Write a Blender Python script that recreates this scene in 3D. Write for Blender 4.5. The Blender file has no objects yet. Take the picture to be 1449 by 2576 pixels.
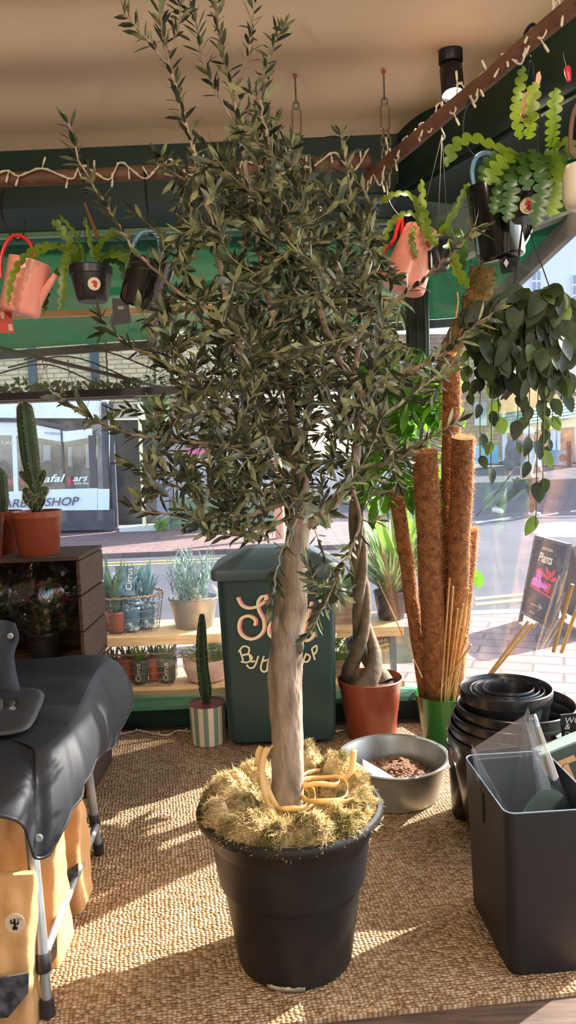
import bpy, math, random
import numpy as np
from mathutils import Vector, Matrix, noise
random.seed(7)
PI = math.pi
col = bpy.context.scene.collection
V3 = Vector
# ------------------------------------------------------------------ camera numbers (used to measure the place)
FPX, IW, IH = 1900.0, 1449, 2576
PITCH, ROLL, EYE = math.radians(4.7), math.radians(2.2), 1.5
def ray(px, py):
    x = (px-IW/2)/FPX; y = -(py-IH/2)/FPX
    c, s = math.cos(-ROLL), math.sin(-ROLL)
    x, y = x*c-y*s, x*s+y*c
    cp, sp = math.cos(PITCH), math.sin(PITCH)
    return Vector((x, cp+y*sp, -sp+y*cp))
def at(px, py, Y):
    r = ray(px, py); t = Y/r.y
    return Vector((r.x*t, Y, EYE+r.z*t))
def fl(px, py, z=0.0):
    r = ray(px, py); t = (z-EYE)/r.z
    return Vector((r.x*t, r.y*t, z))
# ------------------------------------------------------------------ mesh builder
def frame(d):
    d = d.normalized()
    a = Vector((0, 0, 1)) if abs(d.z) < .92 else Vector((1, 0, 0))
    u = d.cross(a).normalized(); w = u.cross(d).normalized()
    return d, u, w
class MB:
    def __init__(s): s.v = []; s.f = []
    def add(s, vs, fs):
        n = len(s.v); s.v += [tuple(p) for p in vs]; s.f += [tuple(i+n for i in f) for f in fs]
    def box(s, c, size, rot=None, taper=1.0):
        c = Vector(c); hx, hy, hz = size[0]/2, size[1]/2, size[2]/2
        vs = []
        for z in (-1, 1):
            k = 1 if z > 0 else taper
            for x, y in ((-1, -1), (1, -1), (1, 1), (-1, 1)):
                p = Vector((x*hx*k, y*hy*k, z*hz))
                if rot is not None: p = rot @ p
                vs.append(c+p)
        s.add(vs, [(3, 2, 1, 0), (4, 5, 6, 7), (0, 1, 5, 4), (1, 2, 6, 5), (2, 3, 7, 6), (3, 0, 4, 7)])
    def bar(s, a, b, w, h=None):
        a, b = Vector(a), Vector(b); d, u, t = frame(b-a); h = h or w
        vs = [p + u*x*w/2 + t*y*h/2 for p in (a, b) for x, y in ((-1, -1), (1, -1), (1, 1), (-1, 1))]
        s.add(vs, [(3, 2, 1, 0), (4, 5, 6, 7), (0, 1, 5, 4), (1, 2, 6, 5), (2, 3, 7, 6), (3, 0, 4, 7)])
    def tube(s, pts, rad, n=8, cap=True):
        pts = [Vector(p) for p in pts]; m = len(pts)
        if not hasattr(rad, '__len__'): rad = [rad]*m
        d0 = pts[1]-pts[0]; _, u, w = frame(d0)
        vs = []
        for i, p in enumerate(pts):
            d = (pts[min(i+1, m-1)]-pts[max(i-1, 0)])
            if d.length < 1e-9: d = d0
            d.normalize()
            u = (u-d*u.dot(d))
            if u.length < 1e-6: _, u, _ = frame(d)
            u.normalize(); w = d.cross(u)
            for k in range(n):
                a = 2*PI*k/n
                vs.append(p+(u*math.cos(a)+w*math.sin(a))*rad[i])
        fs = [(i*n+k, i*n+(k+1) % n, (i+1)*n+(k+1) % n, (i+1)*n+k) for i in range(m-1) for k in range(n)]
        if cap: fs += [tuple(range(n))[::-1], tuple(range((m-1)*n, m*n))]
        s.add(vs, fs)
    def lathe(s, prof, c=(0, 0, 0), n=48, rot=None, wob=None, cap=True):
        c = Vector(c); vs = []; m = len(prof)
        for r, z in prof:
            for k in range(n):
                a = 2*PI*k/n; rr = r*(wob(a, z) if wob else 1)
                p = Vector((rr*math.cos(a), rr*math.sin(a), z))
                vs.append(c+(rot @ p if rot is not None else p))
        fs = [(i*n+k, i*n+(k+1) % n, (i+1)*n+(k+1) % n, (i+1)*n+k) for i in range(m-1) for k in range(n)]
        if prof[0][0] > 1e-5: fs.append(tuple(range(n))[::-1])
        if prof[-1][0] > 1e-5 and cap: fs.append(tuple(range((m-1)*n, m*n)))
        s.add(vs, fs)
    def disc(s, c, r, nrm=(0, 0, 1), n=32, bump=0, rings=6):
        c = Vector(c); d, u, w = frame(Vector(nrm)); vs = [c]; fs = []
        for i in range(1, rings+1):
            for k in range(n):
                a = 2*PI*k/n; p = c+(u*math.cos(a)+w*math.sin(a))*r*i/rings
                if bump: p = p+d*(noise.noise(p*55)*bump)
                vs.append(p)
        for k in range(n): fs.append((0, 1+k, 1+(k+1) % n))
        for i in range(rings-1):
            for k in range(n):
                fs.append((1+i*n+k, 1+(i+1)*n+k, 1+(i+1)*n+(k+1) % n, 1+i*n+(k+1) % n))
        s.add(vs, fs)
    def sphere(s, c, r, n=10, sc=(1, 1, 1)):
        c = Vector(c); m = max(4, n//2+1); vs = []; fs = []
        for i in range(1, m):
            t = PI*i/m
            for k in range(n):
                a = 2*PI*k/n
                vs.append(c+Vector((r*sc[0]*math.sin(t)*math.cos(a), r*sc[1]*math.sin(t)*math.sin(a), r*sc[2]*math.cos(t))))
        q = len(vs); vs += [c+Vector((0, 0, r*sc[2])), c-Vector((0, 0, r*sc[2]))]
        for i in range(m-2):
            for k in range(n): fs.append((i*n+k, (i+1)*n+k, (i+1)*n+(k+1) % n, i*n+(k+1) % n))
        for k in range(n):
            fs.append((q, k, (k+1) % n)); fs.append((q+1, (m-2)*n+(k+1) % n, (m-2)*n+k))
        s.add(vs, fs)
    def leaf(s, b, d, nrm, L, W, droop=0.0, fold=.25, k=4, pos=.5):
        b = Vector(b); d = Vector(d).normalized(); nrm = Vector(nrm)
        nrm = nrm-d*nrm.dot(d)
        if nrm.length < 1e-4: _, nrm, _ = frame(d)
        nrm.normalize(); sd = d.cross(nrm)
        vs = [b]; fs = []
        for i in range(1, k):
            t = i/k; w = W/2*math.sin(PI*t**(math.log(.5)/math.log(pos)))**.75
            c = b+d*L*t-nrm*(droop*L*t*t)
            vs += [c+sd*w+nrm*w*fold, c, c-sd*w+nrm*w*fold]
        vs.append(b+d*L-nrm*droop*L); e = len(vs)-1
        fs += [(0, 2, 1), (0, 3, 2)]
        for i in range(k-2):
            o = 1+i*3
            fs += [(o, o+1, o+4, o+3), (o+1, o+2, o+5, o+4)]
        o = 1+(k-2)*3
        fs += [(o, o+1, e), (o+1, o+2, e)]
        s.add(vs, fs)
    def ribbon(s, pts, w, up=(0, 0, 1)):
        pts = [Vector(p) for p in pts]; m = len(pts); vs = []
        up = Vector(up)
        for i, p in enumerate(pts):
            d = (pts[min(i+1, m-1)]-pts[max(i-1, 0)]).normalized()
            sd = up-d*up.dot(d)
            if sd.length < 1e-4: _, sd, _ = frame(d)
            sd.normalize(); ww = w[i] if hasattr(w, '__len__') else w
            vs += [p+sd*ww/2, p-sd*ww/2]
        s.add(vs, [(2*i, 2*i+1, 2*i+3, 2*i+2) for i in range(m-1)])
    def slab(s, poly, off):
        off = Vector(off); n = len(poly); vs = [Vector(p) for p in poly]+[Vector(p)+off for p in poly]
        s.add(vs, [tuple(range(n))[::-1], tuple(range(n, 2*n))]+[(i, (i+1) % n, n+(i+1) % n, n+i) for i in range(n)])
    def grid(s, rows):
        m, n = len(rows), len(rows[0]); vs = [p for r in rows for p in r]
        s.add(vs, [(i*n+j, i*n+j+1, (i+1)*n+j+1, (i+1)*n+j) for i in range(m-1) for j in range(n-1)])
    def build(s, name, mat, parent=None, smooth=True, loc=None, bevel=0, solid=0, sub=0):
        o0 = OFF[parent] if parent is not None else Vector(loc if loc is not None else (0, 0, 0))
        me = bpy.data.meshes.new(name)
        me.from_pydata([(p[0]-o0.x, p[1]-o0.y, p[2]-o0.z) for p in s.v], [], s.f)
        me.materials.append(mat)
        if smooth:
            me.polygons.foreach_set('use_smooth', [True]*len(me.polygons))
            me.set_sharp_from_angle(angle=math.radians(42))
        o = bpy.data.objects.new(name, me); col.objects.link(o)
        if parent is not None: o.parent = parent
        else: o.location = o0
        OFF[o] = o0
        if solid:
            md = o.modifiers.new('thick', 'SOLIDIFY'); md.thickness = solid; md.offset = 0
        if bevel:
            md = o.modifiers.new('bevel', 'BEVEL'); md.width = bevel; md.segments = 3; md.limit_method = 'ANGLE'
        if sub:
            md = o.modifiers.new('sub', 'SUBSURF'); md.levels = sub; md.render_levels = sub
        return o
OFF = {}
def tag(o, label=None, cat=None, group=None, kind=None):
    if label: o['label'] = label
    if cat: o['category'] = cat
    if group: o['group'] = group
    if kind: o['kind'] = kind
    return o
def thing(name, label, cat, loc, group=None):
    o = bpy.data.objects.new(name, None); col.objects.link(o); o.location = loc
    o.empty_display_size = .05; OFF[o] = Vector(loc)
    return tag(o, label, cat, group)
def struct(o): o['kind'] = 'structure'; return o
def clone(o, loc, label=None, group=None, parent=None):
    c = o.copy(); col.objects.link(c)
    if parent is None:
        c.location = loc
        if label: c['label'] = label
        if group: c['group'] = group
    else: c.parent = parent
    for ch in list(o.children): clone(ch, None, parent=c)
    return c
def text_mb(mb, s, origin, right, up, size, shear=0.0, extr=.0005, align='LEFT', bold=0.0):
    cu = bpy.data.curves.new('t', 'FONT'); cu.body = s; cu.size = 1.0; cu.shear = shear; cu.align_x = align; cu.offset = bold
    cu.resolution_u = 3
    ob = bpy.data.objects.new('t', cu); col.objects.link(ob)
    dg = bpy.context.evaluated_depsgraph_get()
    me = bpy.data.meshes.new_from_object(ob.evaluated_get(dg))
    r = Vector(right).normalized(); u = Vector(up).normalized(); n = r.cross(u)
    vs = [Vector(origin)+(r*v.co.x+u*v.co.y)*size+n*extr for v in me.vertices]
    mb.add(vs, [tuple(p.vertices) for p in me.polygons])
    bpy.data.objects.remove(ob); bpy.data.curves.remove(cu); bpy.data.meshes.remove(me)
def spl(pts, n=8):
    pts = [Vector(p) for p in pts]; out = []
    for i in range(len(pts)-1):
        p0 = pts[max(i-1, 0)]; p1 = pts[i]; p2 = pts[i+1]; p3 = pts[min(i+2, len(pts)-1)]
        for k in range(n):
            t = k/n
            out.append(.5*((2*p1)+(p2-p0)*t+(2*p0-5*p1+4*p2-p3)*t*t+(3*p1-p0-3*p2+p3)*t**3))
    out.append(pts[-1]); return out
def dense(loop, d):
    out = []
    for i, p in enumerate(loop):
        q = loop[(i+1) % len(loop)]; n = max(1, int((q-p).length/d))
        out += [p.lerp(q, k/n) for k in range(n)]
    return out
def U(a, b): return random.uniform(a, b)
def rv(s=1): return Vector((U(-s, s), U(-s, s), U(-s, s)))
# ------------------------------------------------------------------ materials
def srgb(r, g, b):
    f = lambda c: (c/255/12.92 if c/255 <= .04045 else ((c/255+.055)/1.055)**2.4)
    return (f(r), f(g), f(b), 1)
MATS = {}
def mat(name, c, rough=.6, metal=0.0, c2=None, vs=8.0, vmin=.35, vmax=.65, bump=0.0, bs=60.0, transl=0.0, spec=.5, stretch=(1, 1, 1), det=4, coat=0.0):
    if name in MATS: return MATS[name]
    m = bpy.data.materials.new(name); m.use_nodes = True; N = m.node_tree.nodes; Lk = m.node_tree.links
    b = N['Principled BSDF']; out = N['Material Output']
    b.inputs['Base Color'].default_value = c; b.inputs['Roughness'].default_value = rough
    b.inputs['Metallic'].default_value = metal; b.inputs['Specular IOR Level'].default_value = spec
    b.inputs['Coat Weight'].default_value = coat
    tc = N.new('ShaderNodeTexCoord'); mp = N.new('ShaderNodeMapping'); mp.inputs['Scale'].default_value = stretch
    Lk.new(tc.outputs['Object'], mp.inputs['Vector'])
    csock = None
    if c2:
        nz = N.new('ShaderNodeTexNoise'); nz.inputs['Scale'].default_value = vs; nz.inputs['Detail'].default_value = det
        Lk.new(mp.outputs[0], nz.inputs['Vector'])
        mr = N.new('ShaderNodeMapRange'); mr.inputs['From Min'].default_value = vmin; mr.inputs['From Max'].default_value = vmax
        Lk.new(nz.outputs['Fac'], mr.inputs['Value'])
        mx = N.new('ShaderNodeMix'); mx.data_type = 'RGBA'; mx.inputs['A'].default_value = c; mx.inputs['B'].default_value = c2
        Lk.new(mr.outputs[0], mx.inputs['Factor']); csock = mx.outputs['Result']
        Lk.new(csock, b.inputs['Base Color'])
    if bump:
        n2 = N.new('ShaderNodeTexNoise'); n2.inputs['Scale'].default_value = bs; n2.inputs['Detail'].default_value = 5
        Lk.new(mp.outputs[0], n2.inputs['Vector'])
        bp = N.new('ShaderNodeBump'); bp.inputs['Strength'].default_value = bump; bp.inputs['Distance'].default_value = .01
        Lk.new(n2.outputs['Fac'], bp.inputs['Height']); Lk.new(bp.outputs[0], b.inputs['Normal'])
    if transl:
        tr = N.new('ShaderNodeBsdfTranslucent'); tr.inputs['Color'].default_value = c
        if csock: Lk.new(csock, tr.inputs['Color'])
        ms = N.new('ShaderNodeMixShader'); ms.inputs[0].default_value = transl
        Lk.new(b.outputs[0], ms.inputs[1]); Lk.new(tr.outputs[0], ms.inputs[2]); Lk.new(ms.outputs[0], out.inputs[0])
    MATS[name] = m; return m
def film(name, tint=(1, 1, 1, 1), refl=.12, dust=.0, dcol=(.8, .85, .9, 1), rough=.05, fres=.75):
    m = bpy.data.materials.new(name); m.use_nodes = True; N = m.node_tree.nodes; Lk = m.node_tree.links
    N.remove(N['Principled BSDF']); out = N['Material Output']
    t = N.new('ShaderNodeBsdfTransparent'); t.inputs[0].default_value = tint
    g = N.new('ShaderNodeBsdfGlossy'); g.inputs['Roughness'].default_value = rough
    lw = N.new('ShaderNodeFresnel'); lw.inputs['IOR'].default_value = 1.5
    mu = N.new('ShaderNodeMath'); mu.operation = 'MULTIPLY_ADD'; mu.inputs[1].default_value = fres; mu.inputs[2].default_value = refl*.2
    Lk.new(lw.outputs[0], mu.inputs[0])
    cl = N.new('ShaderNodeClamp'); cl.inputs['Max'].default_value = .7; Lk.new(mu.outputs[0], cl.inputs[0])
    ms = N.new('ShaderNodeMixShader'); Lk.new(cl.outputs[0], ms.inputs[0]); Lk.new(t.outputs[0], ms.inputs[1]); Lk.new(g.outputs[0], ms.inputs[2])
    last = ms
    if dust:
        a = N.new('ShaderNodeBsdfTranslucent'); a.inputs[0].default_value = dcol
        m2 = N.new('ShaderNodeMixShader'); m2.inputs[0].default_value = dust
        tc = N.new('ShaderNodeTexCoord'); nz = N.new('ShaderNodeTexNoise'); nz.inputs['Scale'].default_value = 2.2; nz.inputs['Detail'].default_value = 6
        Lk.new(tc.outputs['Object'], nz.inputs['Vector'])
        mr = N.new('ShaderNodeMapRange'); mr.inputs['To Min'].default_value = dust*.4; mr.inputs['To Max'].default_value = dust*1.6
        Lk.new(nz.outputs['Fac'], mr.inputs['Value']); Lk.new(mr.outputs[0], m2.inputs[0])
        Lk.new(ms.outputs[0], m2.inputs[1]); Lk.new(a.outputs[0], m2.inputs[2]); last = m2
    Lk.new(last.outputs[0], out.inputs[0]); return m
def emis(name, c, s):
    m = bpy.data.materials.new(name); m.use_nodes = True; b = m.node_tree.nodes['Principled BSDF']
    b.inputs['Base Color'].default_value = (.1, .1, .1, 1); b.inputs['Emission Color'].default_value = c; b.inputs['Emission Strength'].default_value = s
    return m
def brick_mat(name, ca, cb, mortar, scale, bw, bh, msize=.02, rough=.8, herr=False, rotz=0.0, plane='XY', off=.5):
    m = bpy.data.materials.new(name); m.use_nodes = True; N = m.node_tree.nodes; Lk = m.node_tree.links; b = N['Principled BSDF']
    b.inputs['Roughness'].default_value = rough
    tc = N.new('ShaderNodeTexCoord'); mp = N.new('ShaderNodeMapping')
    mp.inputs['Rotation'].default_value = (PI/2, 0, 0) if plane == 'XZ' else (0, 0, rotz)
    Lk.new(tc.outputs['Object'], mp.inputs[0])
    br = N.new('ShaderNodeTexBrick'); br.inputs['Scale'].default_value = scale; br.inputs['Color1'].default_value = ca; br.inputs['Color2'].default_value = cb
    br.inputs['Mortar'].default_value = mortar; br.inputs['Mortar Size'].default_value = msize; br.inputs['Brick Width'].default_value = bw; br.inputs['Row Height'].default_value = bh
    br.offset = off
    Lk.new(mp.outputs[0], br.inputs['Vector'])
    nz = N.new('ShaderNodeTexNoise'); nz.inputs['Scale'].default_value = 3; nz.inputs['Detail'].default_value = 8
    Lk.new(tc.outputs['Object'], nz.inputs['Vector'])
    mr = N.new('ShaderNodeMapRange'); mr.inputs['To Min'].default_value = .7; mr.inputs['To Max'].default_value = 1.25; Lk.new(nz.outputs['Fac'], mr.inputs['Value'])
    vm = N.new('ShaderNodeVectorMath'); vm.operation = 'SCALE'; Lk.new(br.outputs['Color'], vm.inputs[0]); Lk.new(mr.outputs[0], vm.inputs['Scale'])
    Lk.new(vm.outputs[0], b.inputs['Base Color']); return m
def rug_mat():
    m = bpy.data.materials.new('jute_weave'); m.use_nodes = True; N = m.node_tree.nodes; Lk = m.node_tree.links; b = N['Principled BSDF']
    b.inputs['Roughness'].default_value = .9; b.inputs['Specular IOR Level'].default_value = .15
    tc = N.new('ShaderNodeTexCoord')
    nw = N.new('ShaderNodeTexNoise'); nw.inputs['Scale'].default_value = 9; nw.inputs['Detail'].default_value = 2; Lk.new(tc.outputs['Object'], nw.inputs['Vector'])
    ad = N.new('ShaderNodeVectorMath'); ad.operation = 'MULTIPLY_ADD'; ad.inputs[1].default_value = (.02, .02, 0); Lk.new(nw.outputs['Color'], ad.inputs[0]); Lk.new(tc.outputs['Object'], ad.inputs[2])
    mp = N.new('ShaderNodeMapping'); mp.inputs['Scale'].default_value = (74, 104, 1); mp.inputs['Rotation'].default_value = (0, 0, -.12); Lk.new(ad.outputs[0], mp.inputs[0])
    vo = N.new('ShaderNodeTexVoronoi'); vo.voronoi_dimensions = '2D'; vo.inputs['Scale'].default_value = 1; vo.inputs['Randomness'].default_value = .55; Lk.new(mp.outputs[0], vo.inputs['Vector'])
    hs = N.new('ShaderNodeSeparateColor'); Lk.new(vo.outputs['Color'], hs.inputs[0])
    n2 = N.new('ShaderNodeTexNoise'); n2.inputs['Scale'].default_value = 2.2; n2.inputs['Detail'].default_value = 5; Lk.new(tc.outputs['Object'], n2.inputs['Vector'])
    cr = N.new('ShaderNodeMix'); cr.data_type = 'RGBA'; cr.inputs['A'].default_value = srgb(150, 112, 74); cr.inputs['B'].default_value = srgb(205, 176, 140); Lk.new(hs.outputs[0], cr.inputs['Factor'])
    c3 = N.new('ShaderNodeMix'); c3.data_type = 'RGBA'; c3.blend_type = 'MULTIPLY'; c3.inputs['Factor'].default_value = 1
    mr2 = N.new('ShaderNodeMapRange'); mr2.inputs['From Min'].default_value = .3; mr2.inputs['From Max'].default_value = .7; mr2.inputs['To Min'].default_value = .8; mr2.inputs['To Max'].default_value = 1.1; Lk.new(n2.outputs['Fac'], mr2.inputs['Value'])
    mr = N.new('ShaderNodeMapRange'); mr.inputs['From Min'].default_value = .25; mr.inputs['From Max'].default_value = .75; mr.inputs['To Min'].default_value = 1; mr.inputs['To Max'].default_value = .32; Lk.new(vo.outputs['Distance'], mr.inputs['Value'])
    mm = N.new('ShaderNodeMath'); mm.operation = 'MULTIPLY'; Lk.new(mr.outputs[0], mm.inputs[0]); Lk.new(mr2.outputs[0], mm.inputs[1])
    Lk.new(cr.outputs['Result'], c3.inputs['A']); Lk.new(mm.outputs[0], c3.inputs['B']); Lk.new(c3.outputs['Result'], b.inputs['Base Color'])
    bp = N.new('ShaderNodeBump'); bp.invert = True; bp.inputs['Strength'].default_value = .9; bp.inputs['Distance'].default_value = .012; Lk.new(vo.outputs['Distance'], bp.inputs['Height']); Lk.new(bp.outputs[0], b.inputs['Normal'])
    return m
DKGREEN = mat('dark_green_paint', srgb(4, 38, 29), .45, c2=srgb(6, 44, 34), vs=3)
MIDGREEN = mat('mid_green_paint', srgb(58, 120, 88), .5, c2=srgb(80, 140, 105), vs=5)
BLACKPL = mat('black_plastic', srgb(32, 32, 35), .38, c2=srgb(44, 42, 42), vs=20, bump=.05, bs=90)
GLOSSBLK = mat('gloss_black_enamel', srgb(16, 18, 20), .12, coat=.5)
BLKMET = mat('black_metal', srgb(22, 22, 24), .45, metal=.3)
TERRA = mat('terracotta_plastic', srgb(142, 70, 48), .35, c2=srgb(128, 60, 41), vs=5)
SOIL = mat('soil', srgb(52, 36, 26), .95, c2=srgb(96, 72, 50), vs=70, bump=1.0, bs=120)
ALU = mat('brushed_aluminium', srgb(176, 182, 186), .38, metal=.75, c2=srgb(150, 156, 160), vs=12)
ZINC = mat('zinc', srgb(186, 188, 180), .40, metal=.8, c2=srgb(150, 152, 146), vs=6, bump=.06, bs=20)
PINE = mat('pine_board', srgb(205, 170, 118), .6, c2=srgb(180, 140, 92), vs=5, stretch=(1, 14, 14))
POLEW = mat('reddish_pole_wood', srgb(112, 76, 56), .6, c2=srgb(84, 54, 38), vs=9, bump=.3, bs=40)
CRATEW = mat('dark_crate_wood', srgb(82, 56, 38), .8, c2=srgb(48, 32, 22), vs=9, stretch=(1, 8, 8), bump=.3, bs=50)
CRATEL = mat('weathered_crate_wood', srgb(150, 122, 90), .8, c2=srgb(112, 88, 62), vs=9, stretch=(1, 8, 8))
WHITE = mat('white_plastic', srgb(232, 230, 222), .45)
WIRE = mat('wire_grey', srgb(110, 108, 104), .4, metal=.7)
CACTUS = mat('cactus_green', srgb(46, 70, 40), .6, c2=srgb(34, 52, 30), vs=25)
SPINE = mat('cactus_spine', srgb(196, 184, 140), .7)
CLEAR = film('clear_cellophane', refl=.3, dust=.05)
EPI = mat('fishbone_green', srgb(128, 152, 40), .35, c2=srgb(70, 104, 30), vs=7, transl=.35)
EPID = mat('fishbone_dark_green', srgb(62, 98, 36), .3, c2=srgb(44, 76, 30), vs=7, transl=.25)
CREAM = mat('cream_paint', srgb(240, 226, 176), .6)
PINKP = mat('pink_paint', srgb(232, 128, 130), .6)
KRAFT = mat('kraft_paper', srgb(196, 152, 100), .7, c2=srgb(178, 134, 86), vs=3, bump=.9, bs=9, det=2)
# ================================================================== THE ROOM
RZ = .012                                   # top of the rug
WY = 4.08                                   # plane of the back window
CX, CYY = .72, 4.08                         # the corner post
RD = Vector((.423, -.906, 0)).normalized(); RN = Vector((RD.y*-1, RD.x, 0))   # along the right window / outwards
def R(s, z, e=0.0):
    p = Vector((CX, CYY, 0))+RD*s+RN*e; return Vector((p.x, p.y, z))
CEIL = 2.95
FLOORW = mat('old_floorboards', srgb(92, 70, 52), .7, c2=srgb(58, 42, 32), vs=6, stretch=(1, 12, 1), bump=.3, bs=30)
m = MB(); m.slab([(-2.4, -3.2, -.05), (3.4, -3.2, -.05), (3.7, -2.3, -.05), R(0, -.05), (-2.4, WY, -.05)], (0, 0, .05))
struct(m.build('floor', FLOORW))
m = MB()
rugp = [(-1.75, 1.70), (1.0, 1.95), (1.42, 2.25), R(.12, 0, -.06).to_2d(), (-1.75, 4.02)]
m.slab([(p[0], p[1], .0005) for p in rugp], (0, 0, RZ-.0005))
tag(m.build('jute_rug', rug_mat()), 'chunky woven natural jute rug covering the shop floor', 'rug')
# ceiling: slightly wavy boards
CEILM = mat('tan_ceiling', srgb(224, 206, 178), .85, c2=srgb(214, 196, 168), vs=1.5, bump=.03, bs=200)
m = MB(); rows = []
ys = np.linspace(-3.2, 3.72, 180)
for y in ys:
    rr = []
    for g in np.linspace(0, 1, 24):
        x = -2.4+g*(min(3.6, CX+.02+(CYY-y)*.467)+2.4)
        rr.append((x, y, CEIL + .014*math.sin(2*PI*y/.50+.25*x+.9) + .006*math.sin(2*PI*y/.83+1.0)))
    rows.append(rr)
m.grid(rows); m.slab([(-2.4, -3.2, CEIL+.03), (3.6, -3.2, CEIL+.03), (3.6, -2.05, CEIL+.03), (CX, 4.15, CEIL+.03), (-2.4, 4.15, CEIL+.03)], (0, 0, .1))
struct(m.build('ceiling', CEILM))
# fascia above the windows (dark green), back and right
m = MB(); m.slab([(-2.4, 3.70, 2.69), (-2.4, 4.14, 2.69), (.60, 4.14, 2.69), (.578, 3.655, 2.69)], (0, 0, .29))
m.box((-.9, 3.69, 2.70), (3.0, .03, .035))
struct(m.build('wall_back', DKGREEN, smooth=False))
fa, fb = Vector((.578, 3.655, 0)), Vector((1.038, 2.68, 0)); fd = (fb-fa).normalized(); fn = Vector((-fd.y, fd.x, 0))
m = MB()
q = [fa, fa+fd*2.6, fa+fd*2.6+fn*.30, fa+fn*.30]
m.slab([(p.x, p.y, 2.66) for p in q], (0, 0, .32))
q = [fa-fn*.02, fa+fd*2.6-fn*.02, fa+fd*2.6+fn*.0, fa+fn*.0]
m.slab([(p.x, p.y, 2.68) for p in q], (0, 0, .03))
struct(m.build('wall_right', DKGREEN, smooth=False))
# skirting and sills
m = MB(); m.box((-.85, WY+.03, .06), (3.1, .10, .12))
struct(m.build('baseboard_back', DKGREEN, smooth=False, bevel=.004))
m = MB(); m.box((-.85, WY-.01, .135), (3.1, .16, .03))
struct(m.build('trim_1', MIDGREEN, smooth=False, bevel=.006))
m = MB(); m.slab([R(0, 0, -.03), R(3.2, 0, -.03), R(3.2, 0, .07), R(0, 0, .07)], (0, 0, .10))
struct(m.build('baseboard_right', DKGREEN, smooth=False))
m = MB(); m.slab([R(0, .10, -.06), R(3.2, .10, -.06), R(3.2, .10, .08), R(0, .10, .08)], (0, 0, .03))
struct(m.build('trim_2', MIDGREEN, smooth=False))
# corner post, panelled
m = MB(); rt = Matrix.Rotation(-.22, 3, 'Z')
m.box((CX, CYY, 1.42), (.045, .07, 2.6), rt)
m.box((CX+.005, CYY-.01, 2.2), (.12, .09, 1.0), rt)
for dx in (-.04, 0, .04): m.box(rt @ Vector((dx, -.05, 0))+Vector((CX+.005, CYY-.01, 2.2)), (.012, .02, .98), rt)
struct(m.build('trim_3', DKGREEN, smooth=False, bevel=.004))
# back window: panes and bars
GLASSB = film('shop_glass_back', refl=.25, dust=.004)
GLASSR = film('shop_glass_right', refl=.06, dust=.005, fres=.16, dcol=(.82, .8, .95, 1))
def pane(name, a, b, z0, z1, g, framem, bars):
    fr = MB()
    for (za, zb, w) in bars:
        fr.slab([(a.x, a.y-.0, za), (b.x, b.y, za), (b.x+w.x, b.y+w.y, za), (a.x+w.x, a.y+w.y, za)], (0, 0, zb-za))
    o = struct(fr.build(name, framem, smooth=False))
    gm = MB(); off = (b-a).normalized(); nn = Vector((-off.y, off.x, 0))*.006
    gm.slab([(a.x, a.y+.02, z0), (b.x, b.y+.02, z0), (b.x, b.y+.02, z1), (a.x, a.y+.02, z1)], nn)
    gm.build('glass', g, o, smooth=False); return o
L0, L1 = Vector((-2.4, WY, 0)), Vector((CX-.02, WY, 0)); w = Vector((0, .05, 0))
pane('window_1', L0, L1, .15, 1.84, GLASSB, BLACKPL, [(1.822, 1.862, w)])
pane('window_2', L0, L1, 1.85, 2.27, GLASSB, PINE, [(2.255, 2.28, w)])
pane('window_3', L0, L1, 2.28, 2.66, GLASSB, mat('pale_green_paint', srgb(120, 158, 122), .5), [(2.672, 2.70, w)])
S0, S1 = R(.03, 0), R(3.2, 0); w = RN*.05
pane('window_4', S0, S1, .13, 2.40, GLASSR, mat('grey_frame', srgb(130, 150, 145), .5), [(2.40, 2.44, w)])
# shop walls behind the photographer, with an open doorway
WARM = mat('warm_white_wall', srgb(128, 114, 98), .8)
m = MB(); m.box((-2.45, .45, 1.5), (.1, 7.3, 3.1)); struct(m.build('wall_left', WARM, smooth=False))
m = MB(); m.box((-1.9, -3.25, 1.5), (1.1, .1, 3.1)); m.box((2.6, -3.25, 1.5), (2.2, .1, 3.1)); m.box((.1, -3.25, 2.65), (2.9, .1, .8)); m.box((-.9, -3.25, 1.15), (1.0, .1, 2.3)); m.box((1.2, -3.25, 1.15), (.7, .1, 2.3)); struct(m.build('wall_rear', WARM, smooth=False))

# ================================================================== CEILING LAMP, CHAINS, POLES, FAIRY LIGHTS
def spotlight(p, lab, energy, size=.032):
    p = Vector(p); t = thing('ceiling_spotlight', lab, 'lamp', p, 'ceiling spotlights')
    m = MB(); m.lathe([(.041, -.05), (.044, -.046), (.044, 0)], p, 32); m.build('ceiling_base', BLKMET, t)
    m = MB(); m.tube([p+Vector((0, 0, -.05)), p+Vector((0, 0, -.07))], .012, 10); m.build('stem', BLKMET, t)
    rt = Matrix.Rotation(math.radians(-15), 3, 'X'); q = p+Vector((0, 0, -.062))
    m = MB(); m.lathe([(.033, -.108), (.040, -.118), (.0415, -.114), (.0415, -.008), (.036, 0), (0, 0)], q, 32, rt); m.build('barrel', BLKMET, t)
    m = MB(); m.disc(q+rt @ Vector((0, 0, -.1085)), .0325, rt @ Vector((0, 0, -1)), n=24); m.build('bulb', emis('lamp_glow', (1, .9, .74, 1), 60), t)
    l = bpy.data.lights.new('spot_bulb', 'SPOT'); l.energy = energy; l.color = (1, .78, .52); l.spot_size = math.radians(150); l.spot_blend = .6; l.shadow_soft_size = size
    o = bpy.data.objects.new('spot_bulb', l); col.objects.link(o); o.location = Vector((0, 0, -.062))+rt @ Vector((0, 0, -.125)); o.rotation_euler = (math.radians(-15), 0, 0); o.parent = t
    return t
spotlight((fl(1133, 122, CEIL).x, fl(1133, 122, CEIL).y, CEIL-.004), 'black cylinder spotlight on the tan ceiling, switched on', 26)
CHAINM = mat('chain_steel', srgb(150, 138, 110), .35, metal=.8)
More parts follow.
